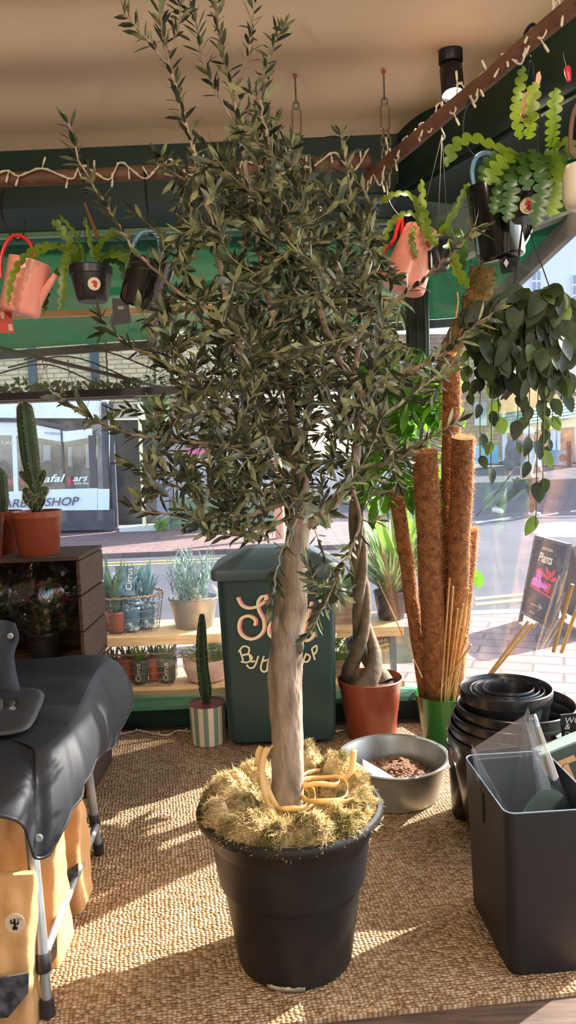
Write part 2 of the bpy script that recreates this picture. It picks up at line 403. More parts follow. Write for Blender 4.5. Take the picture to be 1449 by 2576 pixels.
def link(m, c, L, w, r, ax):
    pts = []
    for k in range(17):
        a = 2*PI*k/16; z = (L/2-w/2)*(1 if math.cos(a) > 0 else -1)+w/2*math.cos(a); x = w/2*math.sin(a)
        pts.append(Vector(c)+Vector((x*ax[0], x*ax[1], z)))
    m.tube(pts, r, 6, cap=False)
def chain(px, py, z_end, lab, big):
    p = fl(px, py, CEIL); t = thing('ceiling_chain', lab, 'chain', p)
    m = MB(); m.tube([p, p+Vector((0, 0, -.11))], .0035, 8); link(m, p+Vector((0, 0, -.115)), .03, .022, .003, (1, 0))
    m.build('screw_hook', WIRE, t)
    m = MB(); m.disc(p+Vector((0, 0, -.002)), .01, (0, 0, -1)); m.sphere(p+Vector((0, 0, -.004)), .009, 8); m.build('wall_plug', mat('red_plug', srgb(150, 70, 50), .6), t)
    m = MB(); link(m, p+Vector((0, 0, -.175)), .10, .034, .004, (1, 0)); m.build('snap_link', CHAINM, t)
    m = MB(); z = CEIL-.235; k = 0
    while z > z_end:
        for dx in ((-.008, .012) if z > CEIL-.40 else (.004,)):
            link(m, p+Vector((dx, .002*k % .006, z-CEIL)), .036, .016, .0028, (1, 0) if k % 2 else (.3, 1))
        z -= .027; k += 1
    m.build('links', CHAINM, t)
chain(742, 188, 2.5, 'steel chain hanging from the ceiling, left of its twin, half behind the tree top', 0)
chain(965, 178, 2.46, 'steel chain hanging from the ceiling, nearer the black spotlight', 0)
def wob_tube(m, a, b, r, n=24, amp=.008):
    a, b = Vector(a), Vector(b); pts = []
    for i in range(n+1):
        t = i/n; pts.append(a.lerp(b, t)+Vector((0, noise.noise(Vector((t*4, 1, 0)))*amp, noise.noise(Vector((t*4, 5, 0)))*amp)))
    m.tube(pts, [r*(1+.06*noise.noise(Vector((i*.4, 3, 9)))) for i in range(n+1)], 14)
PL0, PL1 = at(-150, 462, 3.05), at(930, 406, 3.12)
m = MB(); wob_tube(m, PL0, PL1, .028); tag(m.build('hanging_pole', POLEW, loc=PL0), 'reddish wooden pole hung level along the back window', 'pole', )
PR0, PR1 = at(903, 472, 3.22), fl(1530, -62, 2.75)
m = MB(); wob_tube(m, PR0, PR1, .027); tag(m.build('hanging_pole', POLEW, loc=PR0), 'reddish wooden pole hung slanting along the right window, with the large ferny plants', 'pole')
def PRt(t): return PR0.lerp(PR1, t)
def PLt(t): return PL0.lerp(PL1, t)
FWIRE = mat('fairy_wire', srgb(208, 198, 176), .5)
BULB = mat('fairy_bulb', srgb(232, 226, 206), .25, transl=.3)
def fairy(name_lab, pts, nb, grp=None, dl=.045, cat='string lights', down=None):
    t = thing('fairy_lights', name_lab, cat, pts[0])
    sp = spl(pts, 6); m = MB(); m.tube(sp, .0028, 5)
    off = [p+Vector((.004*math.sin(i*2.1), .004*math.cos(i*2.1), .003)) for i, p in enumerate(sp)]
    m.tube(off, .0024, 5); m.build('wire', FWIRE, t)
    for k in range(nb):
        i = int((k+.5)/nb*(len(sp)-1)); p = sp[i]
        d = Vector((U(-.5, .5), U(-.4, .1), (-1 if k % 3 else 1)*U(.7, 1))) if down is None else Vector((U(-.5, .5), -.5, U(.2, .8)))
        d.normalize(); b = MB(); b.tube([p, p+d*dl*.4], .0022, 5); b.tube([p+d*dl*.4, p+d*dl*.45, p+d*dl*.95, p+d*dl], [.003, .0042, .0042, .002], 7)
        b.build('bulb', BULB, t)
    return t
random.seed(3)
def jag(a, b, n, amp, ph=0, r=.03):
    out = []
    for i in range(n):
        amp_ = amp*U(.2, 1.5)
        t = (i+(U(-.35, .35) if 0 < i < n-1 else 0))/(n-1); p = Vector(a).lerp(Vector(b), t); out.append(p+Vector((0, -r, amp_*(1 if i % 2 else -1)+U(-.01, .006))))
    return out
fairy('white fairy lights wound along the level back pole', jag(at(-30, 452, 3.05), at(925, 410, 3.1), 20, .026, r=.034), 22)
fairy('white fairy lights wound along the slanting right pole', jag(PRt(.04), PRt(.93), 22, .045, r=.034), 24)
fl1 = [fl(x, y, RZ+.006) for x, y in ((292, 1850), (330, 1842), (352, 1838), (385, 1846), (420, 1850), (450, 1838), (478, 1842))]
fairy('white fairy lights lying on the rug along the green skirting', fl1, 6, dl=.03, down=1)
# ================================================================== THINGS ON THE FLOOR
# ---- green wheelie bin
def rrect(cx, cy, w, d, r, z, n=5):
    out = []
    for sx, sy, a0 in ((1, -1, -PI/2), (1, 1, 0), (-1, 1, PI/2), (-1, -1, PI)):
        for k in range(n+1):
            a = a0+PI/2*k/n
            out.append(Vector((cx+sx*(w/2-r)+r*math.cos(a), cy+sy*(d/2-r)+r*math.sin(a), z)))
    return out
def loft(m, loops, cap0=True, cap1=True):
    n = len(loops[0]); vs = [p for l in loops for p in l]
    fs = [(i*n+k, i*n+(k+1) % n, (i+1)*n+(k+1) % n, (i+1)*n+k) for i in range(len(loops)-1) for k in range(n)]
    if cap0: fs.append(tuple(range(n))[::-1])
    if cap1: fs.append(tuple(range((len(loops)-1)*n, len(loops)*n)))
    m.add(vs, fs)
BINM = mat('bin_green_plastic', srgb(38, 64, 62), .38, c2=srgb(42, 68, 66), vs=4, bump=.04, bs=220)
bx, by = -.072, 3.855
t = thing('wheelie_bin', 'dark green lidded bin lettered in cream cursive standing behind the olive tree', 'bin', (bx, by, RZ))
m = MB(); zt = .885
loft(m, [rrect(bx, by, .52, .32, .035, RZ+.03), rrect(bx, by, .545, .335, .04, RZ+.06), rrect(bx, by-.0, .585, .37, .045, zt-.06), rrect(bx, by, .585, .37, .045, zt)])
m.build('body', BINM, t)
m = MB(); by2 = by-.005
loft(m, [rrect(bx, by2, .625, .40, .03, zt-.012), rrect(bx, by2, .64, .405, .03, zt), rrect(bx, by2, .64, .405, .03, zt+.035), rrect(bx, by2, .625, .395, .04, zt+.045), rrect(bx, by2+.02, .33, .16, .03, zt+.125), rrect(bx, by2+.02, .30, .14, .03, zt+.128)])
lid = m.build('lid', mat('bin_lid', srgb(46, 72, 72), .42, c2=srgb(84, 92, 94), vs=3), t)
for sx in (-1, 1):
    m = MB(); rx = Matrix.Rotation(PI/2, 3, 'Y'); m.lathe([(.01, -.02), (.045, -.02), (.05, 0), (.045, .02), (.01, .02)], (bx+sx*.21, by+.11, RZ+.05), 24, rx); m.build('wheel', BLACKPL, t)
# lettering on the sloped front face (front plane from measured pixels)
def binpt(px, py, e=.0):
    zz0, zz1, y0, y1 = RZ+.06, zt-.06, by-.1675, by-.185
    r = ray(px, py); tt = (y0)/r.y
    for _ in range(4):
        z = EYE+r.z*tt; y = y0+(y1-y0)*(z-zz0)/(zz1-zz0); tt = (y-.004-e)/r.y
    return Vector((r.x*tt, r.y*tt, EYE+r.z*tt))
def stroke(m, pix, wpx, e=0., pf=binpt, ex=.002, up=(0, -1, 0)):
    pts = spl([pf(x, y, e) for x, y in pix], 7); wd = wpx*3.7/1900
    # flat band in the plane, given a hair of thickness
    n = Vector(up); L_, R_ = [], []
    for i, p in enumerate(pts):
        d = (pts[min(i+1, len(pts)-1)]-pts[max(i-1, 0)]).normalized(); sd = d.cross(n).normalized()
        L_.append(p+sd*wd/2); R_.append(p-sd*wd/2)
    k = len(pts); vs = L_+R_+[p+n*ex for p in L_]+[p+n*ex for p in R_]; fs = []
    for i in range(k-1):
        fs += [(i, i+1, k+i+1, k+i), (2*k+i, 3*k+i, 3*k+i+1, 2*k+i+1), (i, 2*k+i, 2*k+i+1, i+1), (k+i, k+i+1, 3*k+i+1, 3*k+i)]
    m.add(vs, fs)
S_ = [(597, 1503), (607, 1522), (625, 1530), (648, 1525), (665, 1512), (668, 1500), (658, 1500), (648, 1515), (650, 1535), (662, 1560), (662, 1585), (648, 1602), (628, 1608), (608, 1598), (600, 1578), (606, 1556), (625, 1550), (641, 1560), (640, 1574)]
o_ = [(690, 1560), (677, 1575), (676, 1595), (688, 1605), (702, 1595), (704, 1575), (690, 1560), (705, 1560), (722, 1562)]
i_ = [(722, 1562), (716, 1590), (724, 1604), (740, 1596)]
l_ = [(783, 1514), (768, 1568), (762, 1600), (770, 1612), (784, 1604), (792, 1590)]
mp_, mc_ = MB(), MB()
for s_ in (S_, o_, i_, l_):
    stroke(mp_, [(x+4, y-1) for x, y in s_], 8, .000); stroke(mc_, s_, 6.5, .0025)
for s_ in ([(603, 1634), (612, 1662)], [(600, 1640), (612, 1626), (626, 1630), (624, 1644), (610, 1648), (626, 1646), (634, 1656), (622, 1666), (606, 1664)], [(628, 1648), (632, 1664), (642, 1662)], [(650, 1650), (640, 1676), (628, 1680), (620, 1672)],
           [(664, 1650), (656, 1680), (664, 1690), (674, 1684)], [(658, 1664), (672, 1660)], [(676, 1656), (672, 1688), (682, 1674), (688, 1690)], [(692, 1684), (702, 1676), (694, 1672), (690, 1686), (702, 1690)],
           [(722, 1664), (714, 1672), (724, 1680), (716, 1690), (708, 1688)], [(742, 1658), (732, 1664), (736, 1680), (746, 1676)], [(754, 1658), (748, 1672), (758, 1676), (763, 1662), (754, 1658)], [(770, 1644), (764, 1662), (774, 1664), (780, 1652), (770, 1644)], [(784, 1632), (792, 1660)], [(784, 1632), (796, 1624), (796, 1638), (788, 1648)]):
    stroke(mc_, s_, 4.5, .0025)
mp_.build('lettering_shadow', PINKP, t, smooth=False); mc_.build('lettering', CREAM, t, smooth=False)

# ---- pots (generic lathe)
def potprof(rb, rt, h, rim=.012, rimh=.03, th=.004, soil=.85):
    return [(rb*.96, 0), (rb, .004), (rt-rim*.3, h-rimh), (rt+rim*.25, h-rimh), (rt+rim*.3, h-.004), (rt, h), (rt-th, h-.002), (rb+(rt-rb)*soil-th, h*soil-.02), (0, h*soil-.02)]
def soil_disc(parent, c, r, name='soil', mat_=None):
    m = MB(); m.disc(c, r, bump=.012, n=28, rings=8); return m.build(name, mat_ or SOIL, parent)
def cactus_mb(pts, rad, ribs=7, seg=4, depth=.16):
    m = MB(); sp = spl(pts, 5); n = ribs*seg; k = len(sp); rr = []
    for i in range(k):
        f = i/(k-1)*(len(rad)-1); j = min(int(f), len(rad)-2); rr.append(rad[j]+(rad[j+1]-rad[j])*(f-j))
    vs = []; d0, u, w = frame(sp[1]-sp[0])
    for i, p in enumerate(sp):
        d = (sp[min(i+1, k-1)]-sp[max(i-1, 0)]).normalized(); u = (u-d*u.dot(d)).normalized(); w = d.cross(u)
        for q in range(n):
            a = 2*PI*q/n; r = rr[i]*(1-depth+depth*math.cos(ribs*a)); vs.append(p+(u*math.cos(a)+w*math.sin(a))*r)
    fs = [(i*n+q, i*n+(q+1) % n, (i+1)*n+(q+1) % n, (i+1)*n+q) for i in range(k-1) for q in range(n)]+[tuple(range((k-1)*n, k*n))]
    m.add(vs, fs)
    sm = MB(); u = frame(sp[1]-sp[0])[1]
    for i in range(1, k-1):
        d = (sp[i+1]-sp[i-1]).normalized(); u = (u-d*u.dot(d)).normalized(); w = d.cross(u)
        for q in range(ribs):
            a = 2*PI*q/ribs; o = u*math.cos(a)+w*math.sin(a); p = sp[i]+o*rr[i]*.98
            for _ in range(2):
                e = (o+rv(.6)).normalized(); sdv = d*.0012; sm.add([p-sdv, p+sdv, p+e*.011], [(0, 1, 2)])
    return m, sm
def cactus(parent, pts, rad, ribs=7, name='stem'):
    m, sm = cactus_mb(pts, rad, ribs); o = m.build(name, CACTUS, parent); sm.build('spines', SPINE, o, smooth=False); return o
# ---- cactus in a striped pot
c = Vector((fl(522, 1880, RZ).x, 3.80, RZ))
t = thing('potted_cactus', 'single column cactus in a sage and cream striped pot on the rug beside the bin', 'plant', c)
stp = bpy.data.materials.new('striped_glaze'); stp.use_nodes = True; N = stp.node_tree.nodes; Lk = stp.node_tree.links
tc = N.new('ShaderNodeTexCoord'); sx = N.new('ShaderNodeSeparateXYZ'); an = N.new('ShaderNodeMath'); an.operation = 'ARCTAN2'; Lk.new(tc.outputs['Object'], sx.inputs[0]); Lk.new(sx.outputs[1], an.inputs[0]); Lk.new(sx.outputs[0], an.inputs[1])
m1 = N.new('ShaderNodeMath'); m1.operation = 'MULTIPLY'; m1.inputs[1].default_value = 11; Lk.new(an.outputs[0], m1.inputs[0])
m2 = N.new('ShaderNodeMath'); m2.operation = 'SINE'; Lk.new(m1.outputs[0], m2.inputs[0]); m3 = N.new('ShaderNodeMath'); m3.operation = 'GREATER_THAN'; m3.inputs[1].default_value = 0.05; Lk.new(m2.outputs[0], m3.inputs[0])
mx = N.new('ShaderNodeMix'); mx.data_type = 'RGBA'; mx.inputs['A'].default_value = srgb(222, 200, 172); mx.inputs['B'].default_value = srgb(112, 140, 116); Lk.new(m3.outputs[0], mx.inputs['Factor'])
Lk.new(mx.outputs['Result'], N['Principled BSDF'].inputs['Base Color']); N['Principled BSDF'].inputs['Roughness'].default_value = .35
m = MB(); m.lathe([(.082, 0), (.088, .006), (.094, .19), (.095, .205), (.090, .207), (.087, .17), (0, .165)], c, 56); m.build('pot', stp, t)
m = MB(); m.lathe([(.094, .2055), (.095, .208), (.089, .209), (.084, .17)], c, 48, cap=False); m.build('pot_lining', mat('red_clay', srgb(120, 54, 44), .6), t)
soil_disc(t, c+Vector((0, 0, .178)), .085)
b0 = c+Vector((-.004, .0, .17)); cactus(t, [b0, b0+Vector((-.002, 0, .10)), b0+Vector((-.012, 0, .28)), at(508, 1545, 3.8)], [.022, .020, .033, .031, .030, .026, .012], 8)
# ---- braided money tree
c = Vector((fl(940, 1860, RZ).x-.002, 3.82, RZ))
t = thing('potted_money_tree', 'braided trunk tree in a round terracotta plastic pot behind the metal basin', 'plant', c)
m = MB(); m.lathe([(.12, 0), (.126, .005), (.140, .13), (.143, .135), (.158, .262), (.163, .265), (.168, .30), (.164, .303), (.158, .27), (.15, .26)], c, 56); m.build('pot', TERRA, t)
soil_disc(t, c+Vector((0, 0, .272)), .155)
BRAID = mat('braided_bark', srgb(120, 100, 78), .8, c2=srgb(72, 70, 52), vs=14, bump=.5, bs=40)
tops = []
for k in range(3):
    pts, rr = [], []
    for i in range(27):
        f = i/26; z = .26+f*1.12; a = k*2*PI/3+f*9.5+.2; sp_ = .098*(1-f/.26)+.026*(f/.26) if f < .26 else .026-.010*(f-.26)
        pts.append(c+Vector((sp_*math.cos(a)*1.0-.02-f*.03, sp_*math.sin(a), z))); rr.append(.054-.125*f if f < .2 else .0315-.0125*f)
    m = MB(); m.tube(pts, rr, 12); m.build('trunk', BRAID, t); tops.append(pts[-1])
LIMELEAF = mat('lime_leaf', srgb(116, 172, 44), .3, c2=srgb(66, 118, 34), vs=5, transl=.55)
random.seed(11); m = MB(); st = MB()
for k in range(74):
    tp = random.choice(tops); e = at(U(900, 1150), U(880, 1290), U(3.45, 3.95)) if k < 46 else at(U(985, 1150), U(960, 1260), U(3.42, 3.75))
    if e.y > 3.9: e.y = 3.85
    mid = (tp+e)/2+Vector((0, 0, .08)); st.tube(spl([tp-Vector((0, 0, U(0, .3))), mid, e], 5), .0035, 5)
    ax = (e-mid).normalized()
    for j in range(6):
        a = 2*PI*j/6+U(-.2, .2); _, u, w = frame(Vector((ax.x, ax.y, .6)))
        d = (u*math.cos(a)+w*math.sin(a)+Vector((0, 0, -.35))).normalized(); m.leaf(e, d, Vector((0, 0, 1))+rv(.3), U(.10, .17), U(.035, .055), droop=.25, pos=.6, k=5)
m.build('leaves', LIMELEAF, t); st.build('leaf_stalks', mat('green_stalk', srgb(92, 120, 50), .5), t)
# ---- zinc basin with clay pebbles
c = Vector((.41, 3.13, RZ)); t = thing('zinc_basin', 'wide round zinc basin of clay pebbles on the rug beside the olive pot', 'basin', c)
m = MB(); m.lathe([(.175, 0), (.185, .006), (.222, .15), (.224, .158), (.238, .166), (.240, .172), (.234, .176), (.222, .172), (.214, .15), (.18, .014), (0, .012)], c, 72); m.build('bowl', ZINC, t)
random.seed(5); m = MB()
for k in range(1100):
    a = U(0, 2*PI); r = .178*math.sqrt(U(0, 1)); h = .072+.040*(1-r/.2)+noise.noise(Vector((r*9*math.cos(a), r*9*math.sin(a), 0)))*.02
    m.sphere(c+Vector((r*math.cos(a), r*math.sin(a), max(.02, h+U(-.008, .004)))), U(.0075, .012), 7, (1, U(.8, 1), U(.75, 1)))
tag(m.build('clay_pebbles', mat('clay_pebble', srgb(132, 94, 68), .9, c2=srgb(98, 68, 48), vs=40), loc=c), 'brown clay pebbles heaped in the zinc basin', 'pebbles', kind='stuff')
m = MB(); sc = at(955, 1960, 3.0)
rows = []
for i in range(9):
    f = i/8; rr = []
    for j in range(9):
        g = j/8-.5; rr.append(Vector((.27+.13*f, 3.00-.02*f+g*.10*(1.0-.4*f*f), RZ+.158-.06*f+.035*(2*g)**2*(1-f*.3))))
    rows.append(rr)
m.grid(rows); m.tube([(.28, 3.0, RZ+.16), (.20, 3.02, RZ+.21)], .009, 10)
tag(m.build('scoop', WHITE, solid=.004, loc=(.27, 3.0, RZ+.15)), 'white plastic scoop resting in the zinc basin of pebbles', 'scoop')
# ---- coir pole bucket
c = Vector((at(1115, 1740, 3.58).x, 3.58, RZ)); zr = at(1100, 1735, 3.62).z
t = thing('tall_bucket', 'tall tapered green metal bucket holding coir poles and canes', 'bucket', c)
m = MB(); m.lathe([(.085, 0), (.09, .004), (.138, zr-.004-RZ), (.142, zr-RZ), (.136, zr-RZ), (.084, .02), (0, .02)], c, 48)
m.build('body', mat('green_enamel', srgb(30, 104, 42), .22, c2=srgb(44, 96, 40), vs=5), t)
for sy in (-1, 1):
    m = MB(); rg = [c+Vector((-.14*1.0, sy*.0, zr-RZ-.02))+Vector((-.014+.014*math.cos(a), .02*math.sin(a), -.0+.02*math.cos(a))) for a in np.linspace(0, 2*PI, 13)]
    if sy > 0: m.tube(rg, .003, 6, cap=False); m.build('handle_ring', BLKMET, t)
FIBRE = mat('coir_fibre', srgb(206, 148, 92), .8, transl=.45)  # lighter than the coir, putting part of the sunlit rim into the colour
COIR = mat('coir', srgb(158, 104, 60), .95, c2=srgb(110, 68, 38), vs=38, bump=1.0, bs=90)
random.seed(9)
def coir_pole(a, b, r, lab, n=1500, fr=.026):
    a, b = Vector(a), Vector(b); m = MB(); k = 26
    pts = [a.lerp(b, i/k)+Vector((noise.noise(Vector((i*.3, a.x*9, 0)))*.006, 0, 0)) for i in range(k+1)]
    m.tube(pts, [r*(1+.05*noise.noise(Vector((i*.8, a.x*20, 2)))) for i in range(k+1)], 18)
    d, u, w = frame(b-a); fm = MB()
    for _ in range(int(n*1.5)):
        f = U(0, 1); ang = U(0, 2*PI); o = u*math.cos(ang)+w*math.sin(ang); p = a.lerp(b, f)+o*r*.97
        if p.z < zr+.03: continue
        p = p+Vector()
        tn = (d*U(-1, 1)+w.lerp(u, U(0, 1))*U(-1, 1)+o*U(.4, 1.2)).normalized(); L = U(.5, 1)*fr; sdv = tn.cross(o).normalized()*.0007
        fm.add([p-sdv*1.4, p+sdv*1.4, p+tn*L], [(0, 1, 2)])
    for _ in range(260):
        ang = U(0, 2*PI); p = b+(u*math.cos(ang)+w*math.sin(ang))*r*math.sqrt(U(0, 1)); tn = (d*U(.3, 1)+rv(.9)).normalized(); sdv = frame(tn)[1]*.0008
        fm.add([p-sdv, p+sdv, p+tn*U(.01, .03)], [(0, 1, 2)])
    o = tag(m.build('coir_pole', COIR, loc=a), lab, 'plant pole', 'coir poles in the green bucket')
    tag(fm.build('fibres', FIBRE, o, smooth=False), kind='stuff'); return o
cb = c+Vector((0, 0, .05))
coir_pole(cb+Vector((-.05, .065, 0)), at(996, 1236, 3.50), .034, 'thinnest coir pole, leaning left out of the green bucket')
coir_pole(cb+Vector((-.015, .04, 0)), at(1068, 1135, 3.32), .056, 'thick coir pole, left of the tall ones in the green bucket', 2600)
coir_pole(cb+Vector((.02, .075, 0)), at(1138, 895, 3.32), .040, 'tallest coir pole in the green bucket', 3600)
coir_pole(cb+Vector((.045, .055, 0)), at(1166, 1100, 3.25), .050, 'thick coir pole on the window side of the green bucket', 2600)
coir_pole(cb+Vector((.05, .07, 0)), at(1186, 1330, 3.42), .033, 'short coir pole hidden behind the thick one by the right window', 1500)
CANE = mat('bamboo_cane', srgb(206, 168, 108), .5, c2=srgb(180, 138, 80), vs=12)
for k, (x0, y0, x1, y1, lb) in enumerate([(1112, 1720, 1131, 1455, 'tallest upright bamboo cane in the green bucket'), (1122, 1720, 1140, 1476, 'bamboo cane just right of the tallest one'), (1128, 1722, 1152, 1532, 'short bamboo cane in the middle of the bunch'),
                                 (1133, 1722, 1165, 1520, 'bamboo cane leaning right in the middle of the bunch'), (1146, 1722, 1178, 1480, 'bamboo cane near the right side of the bunch'), (1150, 1722, 1187, 1490, 'rightmost upright bamboo cane against the coir'),
                                 (1117, 1722, 1185, 1622, 'bamboo cane slanting low across the bunch'), (1140, 1720, 1174, 1600, 'bamboo cane behind the slanting one'), (950, 1460, 1062, 1705, 'thin long cane leaning left from the bucket over the money tree')]):
    a = at(x0, y0, 3.462+.002*k); b = at(x1, y1, 3.30+.004*k); 
    if k == 8: a, b = b, a
    d = (a-b).normalized(); a2 = a+d*.12
    if k == 8: a2 = a
    m = MB(); m.tube([a2, (a2+b)/2, b], .0042 if k != 8 else .003, 8); tag(m.build('bamboo_cane', CANE, loc=a2), lb, 'cane', 'bamboo canes in the green bucket')
for k, (x0, y0, x1, y1, lb) in enumerate([(1235, 1690, 1330, 1562, 'bamboo cane leaning on the right window behind the black pots, upper of two'), (1240, 1693, 1342, 1568, 'bamboo cane leaning on the right window behind the black pots, lower of two')]):
    a = at(x0, y0, 3.15); b = at(x1, y1, 3.06); d = (a-b).normalized()
    m = MB(); m.tube([a+d*.35, a, b], .0055, 8); tag(m.build('bamboo_cane', CANE, loc=a), lb, 'cane', 'canes by the right window')
for k, (x0, y0, x1, y1) in enumerate([(1392, 1640, 1440, 1470), (1412, 1642, 1462, 1500)]):
    a = at(x0, y0, 2.95); b = at(x1, y1, 2.88); m = MB(); m.tube([a, b], .0075, 8)
    m.tube([(a+b)/2, (a+b)/2+(b-a)*.02], .009, 8)
    tag(m.build('bamboo_cane', CANE, loc=a), ['thick bamboo cane by the right window, the left of two', 'thick bamboo cane by the right window, cut off by the picture edge'][k], 'cane', 'canes by the right window')
# ---- stack of black pots
c = Vector((.825, 2.80, RZ)); random.seed(2)
tl = Matrix.Rotation(math.radians(5), 3, 'Y')
def bpot(cz, rt, h, lab, rb=None, cc=(0, 0), tilt=None):
    rb = rb or rt*.72; cen = c+Vector((cc[0], cc[1], cz-h)); m = MB()
    m.lathe([(rb*.97, 0), (rb, .005), (rt*.955, h-.045), (rt*.985, h-.042), (rt, h-.012), (rt*.995, h-.003), (rt*.975, h), (rt*.95, h-.006), (rt*.93, h-.04), (rb*.96, .012), (0, .01)], cen, 64, tilt)
    o = m.build('plant_pot', GLOSSP, loc=cen); return tag(o, lab, 'plant pot', 'nested black plant pots by the right window')
GLOSSP = mat('pot_black_plastic', srgb(26, 26, 30), .25, c2=srgb(36, 34, 34), vs=15)
zs = .36
bpot(.385, .232, .36, 'lowest and widest black pot of the nested stack', cc=(-.015, 0))
bpot(.425, .228, .36, 'second black pot from the bottom of the nested stack', cc=(-.01, 0))
bpot(.462, .226, .36, 'third black pot from the bottom of the nested stack')
bpot(.500, .222, .36, 'topmost of the widest black pots, rim showing right of the small pots', cc=(.012, 0))
bpot(.562, .172, .28, 'medium black pot on top of the stack, its rim around the nested small ones', cc=(-.025, 0))
bpot(.556, .138, .22, 'black pot nested second from the outside in the top pot', cc=(-.02, 0))
bpot(.558, .120, .2, 'black pot nested third from the outside in the top pot', cc=(-.02, 0))
bpot(.564, .095, .16, 'smallest innermost black pot in the top pot', cc=(-.015, 0))
# small upright pot in front-left of the stack
cen = Vector((.70, 2.93, RZ)); m = MB(); m.lathe(potprof(.085, .10, .30), cen, 40); tag(m.build('plant_pot', GLOSSP, loc=cen), 'narrow black pot between the green bucket and the nested stack', 'plant pot')
# ---- dark storage bin with clear sheets
rt = Matrix.Rotation(math.radians(3), 3, 'Z'); p0 = Vector((.560, 1.975, RZ))
BW, BD, BH = .268, .40, .478
def bl(x, y, z): return p0+rt @ Vector((x, y, 0))+Vector((0, 0, z))
DARKB = mat('slate_plastic', srgb(27, 30, 35), .5, c2=srgb(23, 26, 31), vs=30, bump=.06, bs=300)
t = thing('storage_bin', 'tall open slate grey plastic bin at the front right of the rug', 'bin', p0)
def lp(k, z, r):
    return [bl(BW/2+q.x, BD/2+q.y, z) for q in rrect(0, 0, BW*k, BD*k, r, 0)]
m = MB(); loft(m, [lp(.90, 0, .03), lp(.915, .006, .03), lp(1.0, BH-.004, .03), lp(1.0, BH, .03), lp(.985, BH, .028), lp(.90, .02, .028), lp(.2, .015, .01)])
m.build('body', DARKB, t)
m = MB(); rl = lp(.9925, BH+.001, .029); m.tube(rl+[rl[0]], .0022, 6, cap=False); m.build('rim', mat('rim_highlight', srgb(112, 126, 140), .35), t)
m = MB(); m.box(bl(-.001, .20, .40), (.004, .006, .09), rt); m.build('slot', BLKMET, t)
SHEET = film('clear_acrylic', tint=(.94, .96, .97, 1), refl=.5, dust=.012)
SHEETG = film('tinted_acrylic', tint=(.62, .7, .66, 1), refl=.6, dust=.06, dcol=(.6, .68, .62, 1))
def sheet(poly, lab, g, loc, curve=0):
    m = MB(); n = (Vector(poly[1])-Vector(poly[0])).cross(Vector(poly[2])-Vector(poly[0])).normalized()
    m.slab(poly, n*.003); return tag(m.build('clear_sheet', g, loc=loc, smooth=False), lab, 'plastic sheet', 'clear plastic sheets in the slate bin')
sheet([bl(.05, .22, .10), bl(.26, .20, .10), bl(.27, .22, .42), at(1385, 1975, 2.15), at(1328, 1778, 2.22), at(1318, 1800, 2.22), at(1185, 1885, 2.2)], 'large clear pointed sheet rising highest from the slate bin', SHEET, bl(.15, .2, .1))
sheet([bl(.055, .06, .10), bl(.03, .06, BH-.03), bl(.022, .38, BH+.045), bl(.028, .385, BH+.03), bl(.06, .34, .10)], 'narrow clear sheet leaning on the left side of the slate bin', SHEET, bl(.05, .08, .12))
pg = []
for k in range(13):
    a = PI*k/12; pg.append(bl(.16+.085*math.cos(a), .13+.03*math.cos(a), .38+.10*math.sin(a)))
sheet([bl(.07, .10, .08), bl(.25, .16, .08)]+pg, 'round topped greenish sheet standing inside the slate bin', SHEETG, bl(.16, .13, .08))
m = MB(); rows = []
tip, bot = at(1332, 1790, 2.2), bl(.27, .16, .06)
for i in range(17):
    f = i/16; cc = tip.lerp(bot, f); wd = .012+.075*f; rr = []
    for j in range(9):
        g = j/8-.5; rr.append(cc+Vector((g*2*wd, -.02-.06*wd/.08*math.cos(g*PI)*.6, 0)))
    rows.append(rr)
m.grid(rows); tag(m.build('clear_sheet', SHEET, solid=.0015, loc=bot), 'rolled clear film with creases standing in the slate bin', 'plastic sheet', 'clear plastic sheets in the slate bin')
# ---- green box with a T, second green box, chalk sign
GB = mat('olive_painted_wood', srgb(58, 70, 60), .6, c2=srgb(50, 60, 52), vs=8); GTOP = mat('pale_green_edge', srgb(120, 140, 130), .6)
rtl = Matrix.Rotation(math.radians(-20), 3, 'Y') @ Matrix.Rotation(math.radians(-12), 3, 'X')
def greenbox(topc, size, lab, letter, rt):
    topc = Vector(topc); cen = topc-rt @ Vector((0, 0, size[2]/2)); t = thing('painted_box', lab, 'box', (cen.x, cen.y, RZ))
    m = MB(); m.box(cen, size, rt); m.build('body', GB, t, smooth=False, bevel=.003)
    m = MB(); m.box(topc+rt @ Vector((0, 0, .002)), (size[0], size[1], .006), rt); m.build('top_edge', GTOP, t, smooth=False)
    if letter:
        m = MB(); f = -size[1]/2-.002
        m.box(topc+rt @ Vector((-.02, f, -.040)), (.075, .003, .018), rt); m.box(topc+rt @ Vector((-.02, f, -.125)), (.019, .003, .16), rt)
        m.build('letter', mat('tan_letter', srgb(190, 150, 104), .6), t, smooth=False)
    return t
greenbox(at(1408, 1872, 2.40), (.16, .11, .50), 'olive green painted box with a tan letter T behind the slate bin', True, rtl)
greenbox(at(1428, 1836, 2.62), (.11, .10, .52), 'plain olive green painted box behind the one with the letter T', False, Matrix.Rotation(math.radians(-14), 3, 'Y'))
p = at(1449, 1830, 2.5); t = thing('chalk_sign', 'small black chalk lettered sign at the right picture edge', 'sign', (p.x, p.y, RZ))
rs = Matrix.Rotation(math.radians(-4), 3, 'Y')
m = MB(); m.box(p, (.10, .008, .10), rs); m.build('board', BLKMET, t, smooth=False)
m = MB(); m.bar(p+Vector((.02, .01, -.03)), (p.x+.02, p.y+.01, RZ), .012); m.build('stake', CANE, t, smooth=False)
m = MB()
for k, (s_, sz) in enumerate((('WO', .030), ('&', .03), ('Chec', .018), ('BU', .020))):
    text_mb(m, s_, p+Vector((-.042, -.0055, .018-.021*k)), (1, 0, 0), (0, 0, 1), sz, .2)
